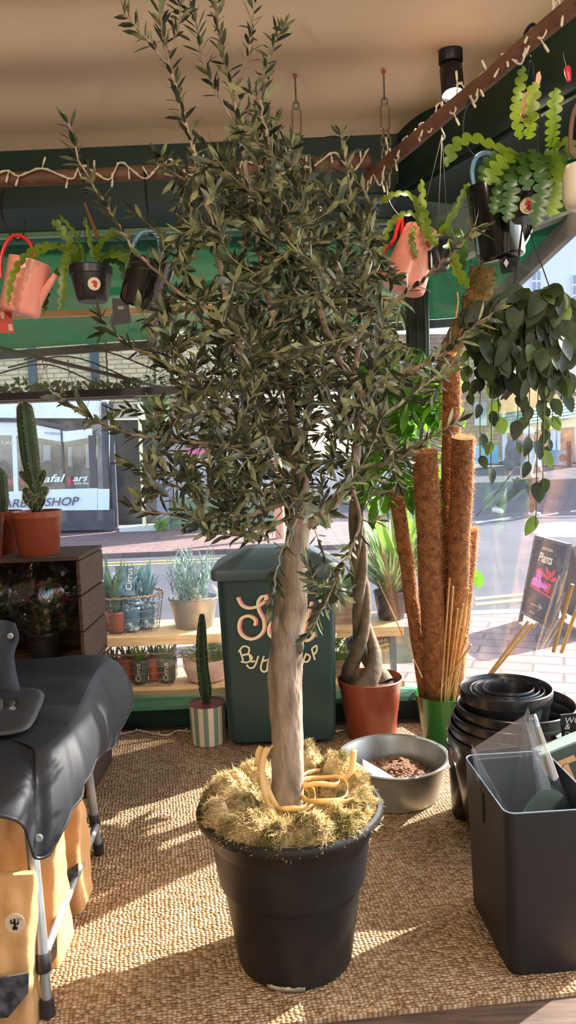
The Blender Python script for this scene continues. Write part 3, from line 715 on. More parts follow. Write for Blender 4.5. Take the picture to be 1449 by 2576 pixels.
m.build('lettering', mat('chalk', srgb(200, 198, 190), .8), t, smooth=False)
# ================================================================== TABLE, COVER, BAGS, CRATES (left)
TZ = .70
FT1, FT2 = fl(122, 2555, RZ), fl(250, 2148, RZ)
kx = Vector((-.03, 0, 0))
T1, T2 = at(98, 2150, 1.99), at(225, 1900, 2.66)
T1, T2 = Vector((FT1.x-.055, FT1.y+.10, TZ-.06)), Vector((FT2.x-.03, FT2.y-.05, TZ-.06))
t = thing('folding_table', 'grey metal folding table with black feet under the navy cover', 'table', (FT1.x-.45, 2.32, RZ))
def tleg(foot, top, nm='leg'):
    d = (top-foot).normalized(); m = MB(); m.tube([foot+d*.13, top], .0165, 16); o = m.build(nm, ALU, t)
    m = MB(); m.tube([foot+d*.02, foot+d*.14], .0135, 14); m.build('leg_extension', ALU, o)
    m = MB(); m.lathe([(.019, 0), (.0195, .004), (.0185, .045), (.0, .045)], foot, 18, d.to_track_quat('Z', 'Y').to_matrix()); m.build('foot', BLACKPL, o)
    m = MB(); m.tube([foot+d*.115, foot+d*.12, foot+d*.16, foot+d*.165], [.0185, .0205, .0205, .0185], 16); m.build('collar', BLACKPL, o)
    return o
tleg(FT1, T1); tleg(FT2, T2)
tleg(FT1+Vector((-.95, -.05, 0)), T1+Vector((-.95, -.05, 0))); tleg(FT2+Vector((-.95, -.05, 0)), T2+Vector((-.95, -.05, 0)))
d = (T1-FT1).normalized()
m = MB(); m.tube([FT1+d*.15, FT2+(T2-FT2).normalized()*.12+Vector((.006, 0, 0))], .0125, 12); m.build('brace', ALU, t)
m = MB(); m.box((FT1.x-.56, 2.35, TZ-.030), (.98, .66, .03)); m.build('top_board', CRATEL, t, smooth=False)
# navy cover draped over the table
NAVY = mat('navy_waxed_cloth', srgb(24, 27, 34), .62, spec=.35, c2=srgb(19, 22, 28), vs=6, bump=.12, bs=260)
NAVYE = mat('black_binding', srgb(24, 24, 28), .6)
top = [Vector((-1.75, 1.86, TZ+.012)), fl(-30, 1858, TZ+.012), fl(95, 1880, TZ+.012), fl(168, 1835, TZ+.012), fl(205, 1770, TZ+.012), fl(238, 1700, TZ+.012), fl(262, 1652, TZ+.012), fl(200, 1648, TZ+.012), fl(40, 1662, TZ+.012), Vector((-1.75, 2.86, TZ+.012))]
hem = [Vector((-1.75, 1.80, .40)), at(-60, 2050, 1.84), at(100, 2160, 1.89), at(192, 2010, 2.07), at(246, 1903, 2.42), at(298, 1858, 2.72), at(322, 1735, 2.93), at(215, 1700, 2.97), at(40, 1712, 2.99), Vector((-1.75, 2.98, .56))]
tp, hm = spl(top, 12), spl(hem, 12); n = len(tp); rows = []
cen = Vector((-1.15, 2.35, TZ+.012))
for j in range(8):
    f = j/8; rr = []
    for i in range(n):
        q = cen.lerp(tp[i], f); q.z += .006*noise.noise(q*9)+(.010*max(0, math.sin((q.y-1.9)*2*PI/.30))**.5 if .1 < f < .97 else 0)
        rr.append(q)
    rows.append(rr)
for j in range(0, 13):
    f = j/12; rr = []
    for i in range(n):
        q = tp[i].lerp(hm[i], f)
        out = (hm[i]-cen); out.z = 0; out.normalize()
        nz = noise.noise(Vector((i*.16, .5, 3)))+.6*noise.noise(Vector((i*.37, 2.5, 3)))
        q = q+out*(.022*math.sin(PI*f)**.8*(1+.9*nz))+Vector((0, 0, .012*math.sin(PI*f)))
        q = q+out*(.026*f*nz)
        rr.append(q)
    rows.append(rr)
t = thing('table_cover', 'navy waxed cotton cover draped over the folding table', 'table cover', (-1.15, 2.35, TZ))
m = MB(); m.grid(rows); m.build('cloth', NAVY, t, solid=.003, sub=1)
m = MB(); m.tube(rows[-1], .0045, 6); m.build('hem_binding', NAVYE, t)
def rivet(p, nrm, par, nm='rivet'):
    m = MB(); q = Vector(nrm).normalized().to_track_quat('Z', 'Y').to_matrix()
    m.lathe([(.0045, .0), (.0105, .0), (.0105, .002), (.008, .0035), (.005, .003), (.0042, .001)], p, 18, q); m.build(nm, ALU, par)
rivet(at(98, 2108, 1.885), (.1, -1, .15), t); rivet(at(300, 1748, 2.83), (.7, -.7, .1), t);
# folded garments on top of the table
DENIM = mat('dark_denim', srgb(48, 55, 68), .85, c2=srgb(38, 44, 56), vs=30, bump=.3, bs=300)
def puff(poly, th, name, m_, lab, cat, lowz, k=26):
    # cloth slab over a pixel-measured outline: fan grid with a soft thickness
    pts = [Vector(p) for p in poly]; cen = sum(pts, Vector())/len(pts); sp = spl(pts+[pts[0]], 4)[:-1]; rows = []
    for j in range(1, 7):
        f = j/6; rows.append([cen.lerp(p, f)+Vector((0, 0, th*(1-f**4)+.004*noise.noise(p*30*f))) for p in sp]+[cen.lerp(sp[0], f)+Vector((0, 0, th*(1-f**4)+.004*noise.noise(sp[0]*30*f)))])
    mb = MB(); mb.grid(rows); mb.add([cen+Vector((0, 0, th))]+rows[0], [(0, i+1, i+2) for i in range(len(rows[0])-1)])
    t = thing(name, lab, cat, cen-Vector((0, 0, .0))); mb.build('cloth', m_, t, solid=.006); return t
t = puff([*[fl(x, y, TZ+.03) for x, y in ((-60, 1722), (40, 1728), (108, 1742), (98, 1790), (68, 1835), (-10, 1850), (-80, 1850))]], .012, 'apron_pocket', NAVYE, 'black rounded flap of cloth with a steel rivet lying on the navy cover', 'cloth', .7)
rivet(fl(31, 1783, TZ+.044), (0, -.3, .9), t)
rows = []
for i in range(15):
    f = i/14; rr = []
    for j in range(9):
        g = j/8; L_ = at(-70, 1560, 2.62).lerp(fl(-80, 1745, TZ+.03), f); R_ = spl([at(40, 1565, 2.64), at(52, 1600, 2.62), at(40, 1650, 2.56), fl(56, 1745, TZ+.03)], 14)[int(f*41)]
        q = L_.lerp(R_, g); q.y -= .02*math.sin(g*7+f*2); rr.append(q)
    rows.append(rr)
t = thing('denim_apron', 'faded dark denim apron hanging over the table at the left picture edge', 'apron', rows[-1][4]); m = MB(); m.grid(rows); m.build('cloth', DENIM, t, solid=.006)
rivet(at(26, 1600, 2.575), (0, -1, .2), t)
# ---- kraft bags under the table
def kraft(px0, px1, pyb, pyt, Y, dep, lab, strip, hint):
    a, b = fl(px0, pyb, RZ), fl(px1, pyb, RZ); Y0 = Y; cx = (at(px0, pyb, Y).x+at(px1, pyb, Y).x)/2; wd = at(px1, pyb, Y).x-at(px0, pyb, Y).x
    h = at((px0+px1)/2, pyt, Y).z-RZ; t = thing('kraft_bag', lab, 'paper bag', (cx, Y+dep/2, RZ), 'kraft paper bags under the table')
    loops = []; K = 40
    ref = dense(rrect(cx, Y+dep/2, wd, dep, .02, 0, 4), .012); nref = len(ref)
    for i in range(45):
        f = i/44; dd = dep*(1-f**2*.9)+.004; loop = []
        for k, q in enumerate([Vector((p.x, Y+dep/2+(p.y-Y-dep/2)*dd/dep, RZ+h*f)) for p in ref]):
            nz = noise.noise(Vector((q.x*7+hint, q.y*7, q.z*5)))+.35*noise.noise(Vector((q.x*26, q.y*26+hint, q.z*20))); cr_ = abs(noise.noise(Vector((q.x*11+q.z*6, q.z*9-q.x*8+hint, q.y*11))))
            dirn = Vector((q.x-cx, (q.y-Y-dep/2)*2, 0)); dirn = dirn.normalized() if dirn.length > 1e-4 else dirn; loop.append(q+dirn*(nz*.010+cr_*.016-.006)*min(1, f*6))
        loops.append(loop)
    m = MB(); loft(m, loops, True, True); m.build('bag', KRAFT, t)
    return t, cx, wd, h
t, cx, wd, h = kraft(-95, 88, 2640, 2238, 1.86, .15, 'front kraft bag with a round cactus sticker under the table', 1, 1.0)
st_ = at(38, 2322, 1.845)
m = MB(); m.lathe([(0, .0), (.026, .0), (.026, .001), (0, .001)], st_, 32, Matrix.Rotation(PI/2, 3, 'X')); m.build('round_sticker', mat('sticker_paper', srgb(196, 178, 156), .6), t)
m = MB(); q = st_+Vector((0, -.003, 0))
def flatb(cx_, cz_, w_, h_): m.box(q+Vector((cx_, 0, cz_)), (w_, .001, h_))
flatb(0, -.012, .012, .008); flatb(0, .002, .005, .022); flatb(-.006, .002, .008, .003); flatb(-.009, .006, .003, .010); flatb(.006, -.001, .008, .003); flatb(.009, .003, .003, .009)
text_mb(m, 'Bryt', q+Vector((.006, 0, .010)), (1, 0, 0), (0, 0, 1), .008, .2); m.build('cactus_print', BLKMET, t, smooth=False)
SILV = mat('dark_label', srgb(40, 42, 48), .35, c2=srgb(90, 94, 100), vs=40)
m = MB(); m.slab([at(-95, 2478, 1.846), at(72, 2448, 1.846), at(70, 2500, 1.846), at(20, 2560, 1.846), at(-95, 2570, 1.846)], (0, .004, 0)); m.build('label_strip', SILV, t, smooth=False)
t, cx, wd, h = kraft(-60, 150, 2440, 2060, 2.10, .17, 'tall kraft bag with green handwriting behind the front bag', 1, 5.0)
m = MB(); text_mb(m, 'tti size', at(2, 2246, 2.062), (1, 0, .06), (0, 0, 1), .040, .35); m.build('handwriting', mat('green_pen', srgb(86, 140, 58), .6), t, smooth=False)
m = MB(); m.slab([at(118, 2360, 2.06), at(143, 2330, 2.06), at(143, 2405, 2.06), at(120, 2440, 2.06)], (0, .004, 0)); m.build('label_strip', SILV, t, smooth=False)
t, cx, wd, h = kraft(60, 205, 2275, 1990, 2.36, .16, 'rearmost kraft bag beside the diagonal table brace', 1, 9.0)
m = MB(); m.slab([at(165, 2192, 2.325), at(196, 2172, 2.325), at(196, 2205, 2.325), at(165, 2225, 2.325)], (0, .004, 0)); m.build('label_strip', SILV, t, smooth=False)
# ---- crates with wrapped flowers and cacti
CY0, CY1 = 3.20, 3.60
cxr = at(205, 1500, CY0).x; cxl = cxr-.62; cz0, cz1 = at(200, 1690, CY0).z, at(150, 1402, CY0).z
def crate(x0, x1, y0, y1, z0, z1, lab, m_, openfront=True, pl=.016):
    t = thing('wooden_crate', lab, 'crate', ((x0+x1)/2, (y0+y1)/2, z0), 'stacked wooden crates')
    def pc(nm, c_, s_): m = MB(); m.box(c_, s_); m.build(nm, m_, t, smooth=False, bevel=.002)
    xm, ym = (x0+x1)/2, (y0+y1)/2
    pc('top_panel', (xm, ym, z1-pl/2), (x1-x0, y1-y0, pl)); pc('bottom_panel', (xm, ym, z0+pl/2), (x1-x0, y1-y0, pl))
    hz = (z1-z0-2*pl)
    for x in (x0+pl/2, x1-pl/2):
        for k in range(3): pc('side_slat', (x, ym, z0+pl+hz*(k+.5)/3), (pl, y1-y0, hz/3-.010))
    pc('back_panel', (xm, y1-pl/2, (z0+z1)/2), (x1-x0-2*pl, pl, hz))
    return t
crate(cxl, cxr, CY0, CY1, cz0, cz1, 'upper dark crate holding cellophane wrapped flowers, cacti on top', CRATEW)
crate(cxl-.02, cxr-.01, CY0-.0, CY1, RZ, cz0-.002, 'lower dark crate on the floor behind the table', CRATEW)
m = MB(); m.box((at(105, 1424, CY0).x, CY0-.004, cz1-.022), (.19, .004, .012), Matrix.Rotation(.05, 3, 'Y')); 
FLOWER = mat('pink_petal', srgb(196, 78, 108), .6, c2=srgb(150, 44, 70), vs=30, transl=.2)
FLEAF = mat('begonia_leaf', srgb(76, 88, 46), .5, c2=srgb(48, 60, 36), vs=14, transl=.2)
random.seed(21)
def wrapped(px, py_base, Y, lab):
    b = at(px, py_base, Y); b.z = cz0+.018; t = thing('wrapped_flowers', lab, 'plant', b, 'cellophane wrapped flowers in the crate')
    m = MB(); m.lathe([(.055, 0), (.058, .004), (.073, .115), (.076, .12), (.074, .13), (.070, .125), (.065, .10), (0, .10)], b, 32); m.build('pot', BLACKPL, t)
    soil_disc(t, b+Vector((0, 0, .105)), .064)
    m = MB(); fm = MB(); sm = MB()
    for k in range(70):
        a = U(0, 2*PI); r = .13*math.sqrt(U(.1, 1)); z = .20+U(-.05, .17); p = b+Vector((r*math.cos(a), r*math.sin(a)*.8, z))
        m.leaf(p, Vector((math.cos(a), math.sin(a), U(-.2, .8))), (0, 0, 1), U(.05, .08), U(.035, .05), .2)
        if k % 5 == 0: sm.tube([b+Vector((0, 0, .1)), p], .002, 5)
    for k in range(16):
        a = U(0, 2*PI); r = .125*math.sqrt(U(.3, 1)); p = b+Vector((r*math.cos(a), r*math.sin(a)*.8, .20+U(-.02, .18)))
        for j in range(6):
            q = p+rv(.014)
            for i in range(4): fm.leaf(q, Vector((math.cos(i*PI/2), math.sin(i*PI/2), .4)), (0, 0, 1), .013, .012, k=3)
    m.build('leaves', FLEAF, t); fm.build('blossoms', FLOWER, t); sm.build('stalks', FLEAF, t)
    m = MB(); m.lathe([(.075, .10), (.105, .15), (.15, .26), (.160, .33), (.12, .40), (.07, .44), (.045, .455), (.075, .472)], b, 40, wob=lambda a, z: 1+.10*math.sin(7*a+z*16)+.05*math.sin(13*a-z*30), cap=False); m.build('cellophane', CLEAR, t)
    return t
wrapped(115, 1660, 3.36, 'pink flowers in cellophane and a black pot on the right inside the crate')
wrapped(-20, 1660, 3.40, 'pink flowers in cellophane cut off by the left picture edge inside the crate')
def cpot(px0, px1, pyb, Y, h, lab, pts, rad, pups=()):
    x0, x1 = at(px0, pyb, Y).x, at(px1, pyb, Y).x; b = Vector(((x0+x1)/2, Y, cz1)); rt_ = (x1-x0)/2
    t = thing('potted_cactus', lab, 'plant', b, 'cacti on top of the crate')
    m = MB(); m.lathe([(rt_*.76, 0), (rt_*.80, .005), (rt_*.955, h-.03), (rt_*.985, h-.027), (rt_, h), (rt_*.96, h), (rt_*.9, h-.03), (0, h-.03)], b, 48); m.build('pot', TERRA, t)
    soil_disc(t, b+Vector((0, 0, h-.028)), rt_*.92)
    P_ = [b+Vector(p)+Vector((0, 0, h-.03)) for p in pts]; cactus(t, P_, rad, 6)
    for (q, e, r) in pups:
        q = b+Vector(q)+Vector((0, 0, h-.03)); e = b+Vector(e)+Vector((0, 0, h-.03)); cactus(t, [q, (q+e)/2+Vector((0, 0, .004)), e], [r*.7, r, r, r*.4], 6, 'offshoot')
    return t
cpot(38, 161, 1400, 3.32, .195, 'tall column cactus with offshoots in a terracotta pot on the crate',
     [(.0, 0, 0), (.005, 0, .10), (.002, 0, .16), (-.01, 0, .24), (-.018, 0, .38), (-.022, 0, .475), (-.022, 0, .505)], [.020, .026, .030, .036, .041, .040, .034, .012],
     [((-.012, -.03, .06), (-.03, -.045, .115), .022), ((.02, -.03, .05), (.045, -.045, .10), .022), ((-.02, -.0, .15), (-.055, -.02, .205), .017), ((.02, 0, .15), (.052, -.02, .205), .017), ((.0, -.035, .04), (.012, -.05, .085), .022), ((-.025, .01, .09), (-.05, .0, .13), .018), ((.03, .0, .09), (.05, -.0, .135), .018)])
cpot(-38, 62, 1392, 3.46, .19, 'small cactus in a dark terracotta pot behind the tall cactus pot', [(-.0, 0, 0), (-.005, 0, .08), (-.01, 0, .19), (-.012, 0, .23)], [.02, .04, .045, .015])
cpot(-95, 14, 1412, 3.26, .18, 'terracotta pot cut off by the left picture edge on the crate', [(0, 0, 0), (0, 0, .1), (.002, 0, .16)], [.03, .035, .012])
# ================================================================== THE OLIVE TREE
random.seed(4)
TC = Vector((-.028, 2.13, RZ)); RIMZ = .465
t = thing('potted_olive_tree', 'large olive tree in a big black moss topped pot, middle of the rug', 'tree', TC)
POTM = mat('olive_pot_plastic', srgb(25, 25, 26), .45, spec=.35, c2=srgb(42, 38, 34), vs=5, vmin=.45, vmax=.75, bump=.06, bs=60)
H = RIMZ-RZ
m = MB(); m.lathe([(.155, 0), (.168, .006), (.176, .06), (.203, .24), (.206, .255), (.209, .262), (.226, H-.085), (.236, H-.07), (.250, H-.03), (.262, H-.022), (.271, H-.010), (.272, H), (.268, H+.008), (.258, H+.011), (.247, H+.004), (.238, H-.03), (.215, H-.2), (0, H-.2)], TC, 96); m.build('pot', POTM, t)
# peeling patch at the foot of the pot
m = MB(); vs = []
for k in range(15):
    a = math.radians(-118+k*2.6); vs.append((a, .010+.012*abs(noise.noise(Vector((k*.7, 2, 0))))))
pts0 = [TC+Vector((.1705*math.cos(a), .1705*math.sin(a), .003)) for a, z in vs]; pts1 = [TC+Vector((.1725*math.cos(a), .1725*math.sin(a), .006+z)) for a, z in vs]
m.grid([pts0, pts1]); m.build('worn_patch', mat('chalky_wear', srgb(176, 164, 132), .9, c2=srgb(120, 108, 88), vs=60), t, solid=.001)
m = MB(); m.disc(TC+Vector((0, 0, H-.03)), .242, bump=.02, n=48, rings=16); m.build('soil', SOIL, t)
# moss: soft lumps and thousands of tiny fronds
lumps = [(-.17, .0, .11, .10), (-.10, .11, .09, .09), (-.20, -.08, .075, .07), (-.11, -.17, .085, .085), (-.03, -.21, .07, .07), (.06, -.20, .085, .085), (.14, -.15, .075, .08), (.18, -.04, .055, .08), (.14, .10, .12, .09), (.05, .19, .11, .08), (-.06, -.10, .05, .07), (.20, .06, .08, .06), (-.20, .08, .07, .06), (-.02, .15, .06, .07)]
def mossz(x, y):
    z = 0
    for lx, ly, lh, lr in lumps:
        d2 = ((x-lx)**2+(y-ly)**2)/lr**2; z = max(z, 1.12*lh*math.exp(-d2*1.35))
    rr = math.hypot(x, y); z *= min(1, max(0, (.285-rr)/.05)); z *= min(1, max(.10, (rr-.05)/.06))
    return z+.022*noise.noise(Vector((x*22, y*22, 1)))+.016*noise.noise(Vector((x*52, y*52, 4)))
m = MB(); rows = []
for i in range(41):
    r = .262*i/40; rows.append([TC+Vector((r*math.cos(a), r*math.sin(a), H-.022+mossz(r*math.cos(a), r*math.sin(a))*(1 if r < .25 else .7))) for a in np.linspace(0, 2*PI, 121)])
m.grid(rows)
MOSS = mat('dry_moss', srgb(204, 180, 132), .9, c2=srgb(118, 108, 58), vs=14, vmin=.42, vmax=.62, transl=.3, det=6)
for k in range(30000):
    a = U(0, 2*PI); r = (.260+.012*noise.noise(Vector((math.cos(a)*3, math.sin(a)*3, 7))))*math.sqrt(U(.03, 1)); x, y = r*math.cos(a), r*math.sin(a); z = mossz(x, y)
    if z < .014 and U(0, 1) < .75: continue
    p = TC+Vector((x, y, H-.024+z)); d = (Vector((x*1.6, y*1.6, .14))+rv(.22)).normalized(); L = U(.008, .022)*(1.5 if U(0, 1) < .1 else 1); b = p+d*L*.55; e = b+(d+rv(.9)).normalized()*L*.6
    s_ = frame(d)[1 if k % 2 else 2]*U(.0008, .0019)
    m.add([p-s_, p+s_, b+s_*1.2, b-s_*1.2, e], [(0, 1, 2, 3), (3, 2, 4)])
tag(m.build('moss', MOSS, t), kind='stuff')
# raffia ribbons round the foot of the trunk
RAF = mat('raffia', srgb(226, 190, 128), .5, transl=.3)
m = MB(); zb = RIMZ+.02
def ring(cx_, cy_, r, z, a0, a1, w, tilt, n=20, rx=1.0):
    w *= 1.3; pts = [TC+Vector((cx_+r*rx*math.cos(a), cy_+r*math.sin(a), z-TC.z+tilt*math.sin(a)+.006*math.sin(3*a))) for a in np.linspace(a0, a1, n)]
    m.ribbon(pts, w)
ring(0, 0, .058, zb+.0, 0, 6.6, .012, .006); ring(.01, -.01, .066, zb+.012, 1, 7.6, .010, .012)
ring(.10, -.01, .055, zb+.03, 0, 6.5, .011, .015, rx=1.3); ring(.12, .0, .075, zb+.035, .3, 5.8, .010, .02, rx=1.2); ring(.08, .02, .05, zb+.04, 2, 7.6, .012, -.01, rx=1.4)
m.ribbon(spl([TC+Vector(p) for p in ((-.03, -.06, H-.02), (-.065, -.055, H+.05), (-.075, -.045, H+.13), (-.06, -.03, H+.18), (-.04, -.02, H+.185))], 5), .018, (1, .3, .2))
m.ribbon(spl([TC+Vector(p) for p in ((-.02, -.05, H-.01), (-.055, -.05, H+.06), (-.085, -.02, H+.15), (-.075, .0, H+.18))], 5), .018, (1, .3, 0))
m.ribbon(spl([TC+Vector(p) for p in ((.16, .02, H+.06), (.185, .02, H+.09), (.195, .025, H+.15))], 5), .020, (1, .3, .2))
m.build('raffia_ties', RAF, t, solid=.0008)
# trunk and boughs, each bough traced as a line in space (px, py, distance offset)
OY = 2.13
def br(lst): return [at(x, y, OY+d) for x, y, d in lst]
def pl(lst, d0, d1): return br([(x, y, d0+(d1-d0)*i/(len(lst)-1)) for i, (x, y) in enumerate(lst)])
NODES = []   # (pos, dir, radius)
BARK = mat('olive_bark', srgb(144, 127, 108), .85, c2=srgb(80, 66, 54), vs=9, vmin=.45, vmax=.72, stretch=(2.2, 2.2, .7), bump=.8, bs=30)
TWIG = mat('olive_twig', srgb(138, 124, 100), .75, c2=srgb(108, 94, 74), vs=20)
trunk = br([(722, 2050, 0), (723, 1990, 0), (724, 1900, 0), (721, 1800, 0), (718, 1700, 0), (724, 1600, 0), (735, 1500, 0), (742, 1420, 0), (750, 1340, 0), (757, 1270, 0), (756, 1200, 0), (752, 1140, 0)])
sp = spl(trunk, 6); R0 = [.052, .049, .046, .047, .051, .048, .042, .037, .034, .030, .024, .019]; k = len(sp); vs = []
rad = [np.interp(i/(k-1)*11, range(12), R0) for i in range(k)]
m = MB(); m.tube(sp, rad, 28)
m.v = [tuple(Vector(p)+Vector((noise.noise(Vector(p)*14), noise.noise(Vector(p)*14+Vector((5, 0, 0))), 0))*.006) for p in m.v]
for kx_, ky_, s_ in ((698, 1575, .017), (702, 1670, .012), (750, 1625, .015)):
    q = at(kx_, ky_, OY-.026); m.sphere(q, s_, 14, (1.1, .75, 1.7))
m.build('trunk', BARK, t)
BR = {
 'b1': (pl([(752, 1330), (800, 1300), (868, 1225), (900, 1110), (905, 1000), (888, 957), (845, 890), (800, 770), (770, 690), (735, 610), (715, 520), (695, 430), (668, 330), (655, 250)], 0, -.16), .0175, .004),
 'b2': (pl([(755, 1200), (738, 1080), (718, 950), (690, 820), (665, 700), (645, 600), (630, 500), (615, 400), (600, 310), (585, 230), (560, 130), (545, 40), (540, -60)], 0, .10), .014, .003),
 'b3': (pl([(750, 1180), (700, 1080), (640, 980), (595, 850), (560, 700), (530, 560), (505, 440), (480, 350), (455, 270), (430, 170), (410, 90), (400, 0), (392, -60)], 0, -.10), .014, .0025),
 'b4': (pl([(752, 1190), (670, 980), (560, 850), (470, 760), (400, 690), (335, 625), (280, 540), (230, 460), (195, 390), (170, 310)], 0, -.28), .0068, .002),
 'b5': (pl([(752, 1190), (620, 1050), (480, 960), (400, 905), (310, 860), (250, 790)], 0, .10), .008, .0022),
 'b6': (pl([(754, 1210), (600, 1130), (450, 1110), (330, 1092), (250, 1062), (200, 1032), (155, 1000)], 0, -.30), .008, .0022),
 'b7': (pl([(755, 1240), (620, 1235), (500, 1240), (400, 1205), (310, 1165)], 0, .05), .007, .002),
 'b8': (pl([(755, 1250), (650, 1290), (560, 1310), (470, 1300), (330, 1278)], 0, -.22), .009, .002),
 'b9': (pl([(905, 1000), (960, 960), (1060, 920), (1130, 880), (1180, 830), (1238, 790)], -.06, -.30), .009, .0022),
 'b10': (pl([(890, 960), (903, 850), (908, 700), (915, 600), (935, 520)], -.06, .12), .009, .0025),
 'b11': (pl([(903, 1080), (1000, 1020), (1090, 950), (1150, 905)], -.05, .22), .008, .002),
 'b12': (pl([(885, 1195), (980, 1160), (1060, 1115), (1150, 1060)], -.03, -.2), .008, .002),
 'b13': (pl([(846, 890), (940, 800), (1020, 740), (1095, 680), (1150, 620), (1198, 572)], -.10, -.34), .008, .0022),
 'b14': (pl([(800, 770), (862, 650), (880, 520), (872, 430), (860, 345)], -.11, .05), .008, .0022),
 'b15': (pl([(600, 310), (640, 260), (665, 180), (690, 110), (712, 70)], .08, .2), .005, .002),
 'b16': (pl([(585, 230), (622, 150), (635, 60), (650, -50)], .09, -.05), .005, .002),
 'b17': (pl([(603, 330), (560, 260), (520, 180), (500, 100), (485, -10)], .08, .0), .005, .002),
 'b18': (pl([(885, 1220), (905, 1320), (870, 1410), (822, 1510), (778, 1592)], -.05, -.25), .006, .0018),
 'b19': (pl([(750, 1300), (715, 1370), (695, 1440), (685, 1520)], -.05, -.22), .005, .0018),
 'b20': (pl([(753, 1180), (780, 1000), (775, 850), (740, 740), (760, 600), (770, 480)], 0, .25), .012, .0025),
 'b21': (pl([(750, 1170), (660, 1060), (640, 900), (690, 760), (690, 640), (640, 470)], 0, .28), .011, .0025),
 'b22': (pl([(740, 1090), (850, 1040), (960, 1080), (1020, 1160)], 0, .26), .008, .0025),
 'b23': (pl([(760, 1280), (640, 1345), (560, 1345)], -.02, -.2), .007, .002),
 'b24': (pl([(430, 170), (395, 130), (350, 80), (310, 30)], -.09, -.12), .004, .0016),
 'b25': (pl([(428, 130), (445, 80), (455, 20)], -.09, -.05), .004, .0016),
 'b26': (pl([(735, 610), (680, 560), (660, 490)], -.12, -.24), .005, .002),
 'b27': (pl([(505, 440), (470, 450), (420, 420), (405, 395)], -.05, -.2), .005, .002),
}
leafm = [MB(), MB()]; twm = MB(); bm_ = MB()
def put_leaf(mb, p, d, nrm):
    L = U(.034, .060); mb.leaf(p, d, nrm, L, L*U(.22, .31), droop=U(-.05, .18), fold=U(.1, .3), k=3, pos=.52)
def leaves_on(pts, start, step=.0135):
    acc = 0; ph = U(0, 6)
    Ls = [(pts[i+1]-pts[i]).length for i in range(len(pts)-1)]; tot = sum(Ls)
    s = max(0, start); i = 0; base = 0
    while s < tot:
        while i < len(Ls)-1 and base+Ls[i] < s: base += Ls[i]; i += 1
        p = pts[i].lerp(pts[i+1], (s-base)/max(Ls[i], 1e-6)); d = (pts[i+1]-pts[i]).normalized(); _, u, w = frame(d)
        ph += PI/2+U(-.3, .3); o = u*math.cos(ph)+w*math.sin(ph)
        for sg in (1, -1):
            if U(0, 1) < .12: continue
            dd = (d*U(.5, 1.1)+o*sg*U(.6, 1)+Vector((0, 0, U(-.15, .2)))).normalized()
            put_leaf(leafm[0 if U(0, 1) < .64 else 1], p, dd, d*1.2-dd*.5+rv(.25))
        s += step*U(.75, 1.25)
    d = (pts[-1]-pts[-2]).normalized()
    for _ in range(3): put_leaf(leafm[1 if U(0, 1) < .5 else 0], pts[-1], (d+rv(.35)).normalized(), rv(1))
for nm, (pts, r0, r1) in BR.items():
    sp = spl(pts, 6); k = len(sp)
    sp = [p+rv(.0035)*min(1, i/6) for i, p in enumerate(sp)]
    o = MB(); o.tube(sp, [r0+(r1-r0)*(i/(k-1))**.8 for i in range(k)], 9); bm_.add(o.v, o.f)
    for i, p in enumerate(sp): NODES.append((p, (sp[min(i+1, k-1)]-sp[max(i-1, 0)]).normalized(), r0+(r1-r0)*i/(k-1)))
    tot = sum((sp[i+1]-sp[i]).length for i in range(k-1)); leaves_on(sp, tot-min(.46, tot*.7), .0135)
bm_.build('branches', BARK, t)
def inside(poly, x, y):
    c_ = False; j = len(poly)-1
    for i in range(len(poly)):
        xi, yi = poly[i]; xj, yj = poly[j]
        if (yi > y) != (yj > y) and x < (xj-xi)*(y-yi)/(yj-yi)+xi: c_ = not c_
        j = i
    return c_
DENSE = [(470, 470), (560, 380), (620, 290), (720, 310), (790, 420), (900, 520), (960, 580), (1000, 660), (1030, 760), (1040, 900), (1010, 1060), (960, 1160), (900, 1240), (820, 1300), (740, 1370), (640, 1340), (540, 1330), (430, 1270), (350, 1180), (350, 1060), (420, 980), (380, 880), (360, 800), (430, 720), (440, 600)]
CORE = [(560, 640), (700, 560), (900, 660), (990, 800), (980, 1000), (900, 1180), (760, 1300), (600, 1280), (470, 1180), (460, 1000), (520, 860)]
SPARSE = [(300, 560), (420, 420), (560, 280), (720, 60), (740, 250), (880, 380), (1000, 560), (1190, 600), (1220, 800), (1130, 960), (1130, 1080), (980, 1260), (860, 1500), (760, 1590), (700, 1480), (560, 1360), (340, 1290), (220, 1060), (300, 1000), (250, 820), (360, 720)]
UPPER = [(420, 420), (560, 300), (640, 250), (760, 330), (900, 480), (960, 560), (980, 640), (700, 600), (470, 620)]
def twig(px, py, Y):
    T_ = at(px, py, Y); best = None; bd = 9
    for p, d, r in NODES:
        v = T_-p; L = v.length
        cost = L-.12*max(0, v.dot(d))-.06*v.z
        if L > .03 and cost < bd: bd = cost; best = (p, d, r)
    p, d, r = best; L = (T_-p).length
    if L > .40: return
    mid = p.lerp(T_, .5)+d*L*.16+rv(.02)*L; q = spl([p, mid, T_], 5); k = len(q); r0 = min(.0035, max(.0016, r*.6))
    twm.tube(q, [r0+(.0011-r0)*i/(k-1) for i in range(k)], 5, cap=False)
    for i in range(2, k): NODES.append((q[i], (q[i]-q[i-1]).normalized(), r0*.7))
    leaves_on(q, max(.02, L-.20), .0135)
def scatter(poly, n, spread):
    xs = [p[0] for p in poly]; ys_ = [p[1] for p in poly]; k = 0
    while k < n:
        x, y = U(min(xs), max(xs)), U(min(ys_), max(ys_))
        if not inside(poly, x, y): continue
        twig(x, y, OY+max(-.42, min(.42, random.gauss(0, spread)))); k += 1
scatter(DENSE, 400, .20); scatter(CORE, 320, .20); scatter(SPARSE, 60, .16); scatter(UPPER, 60, .16)
twm.build('twigs', TWIG, t)
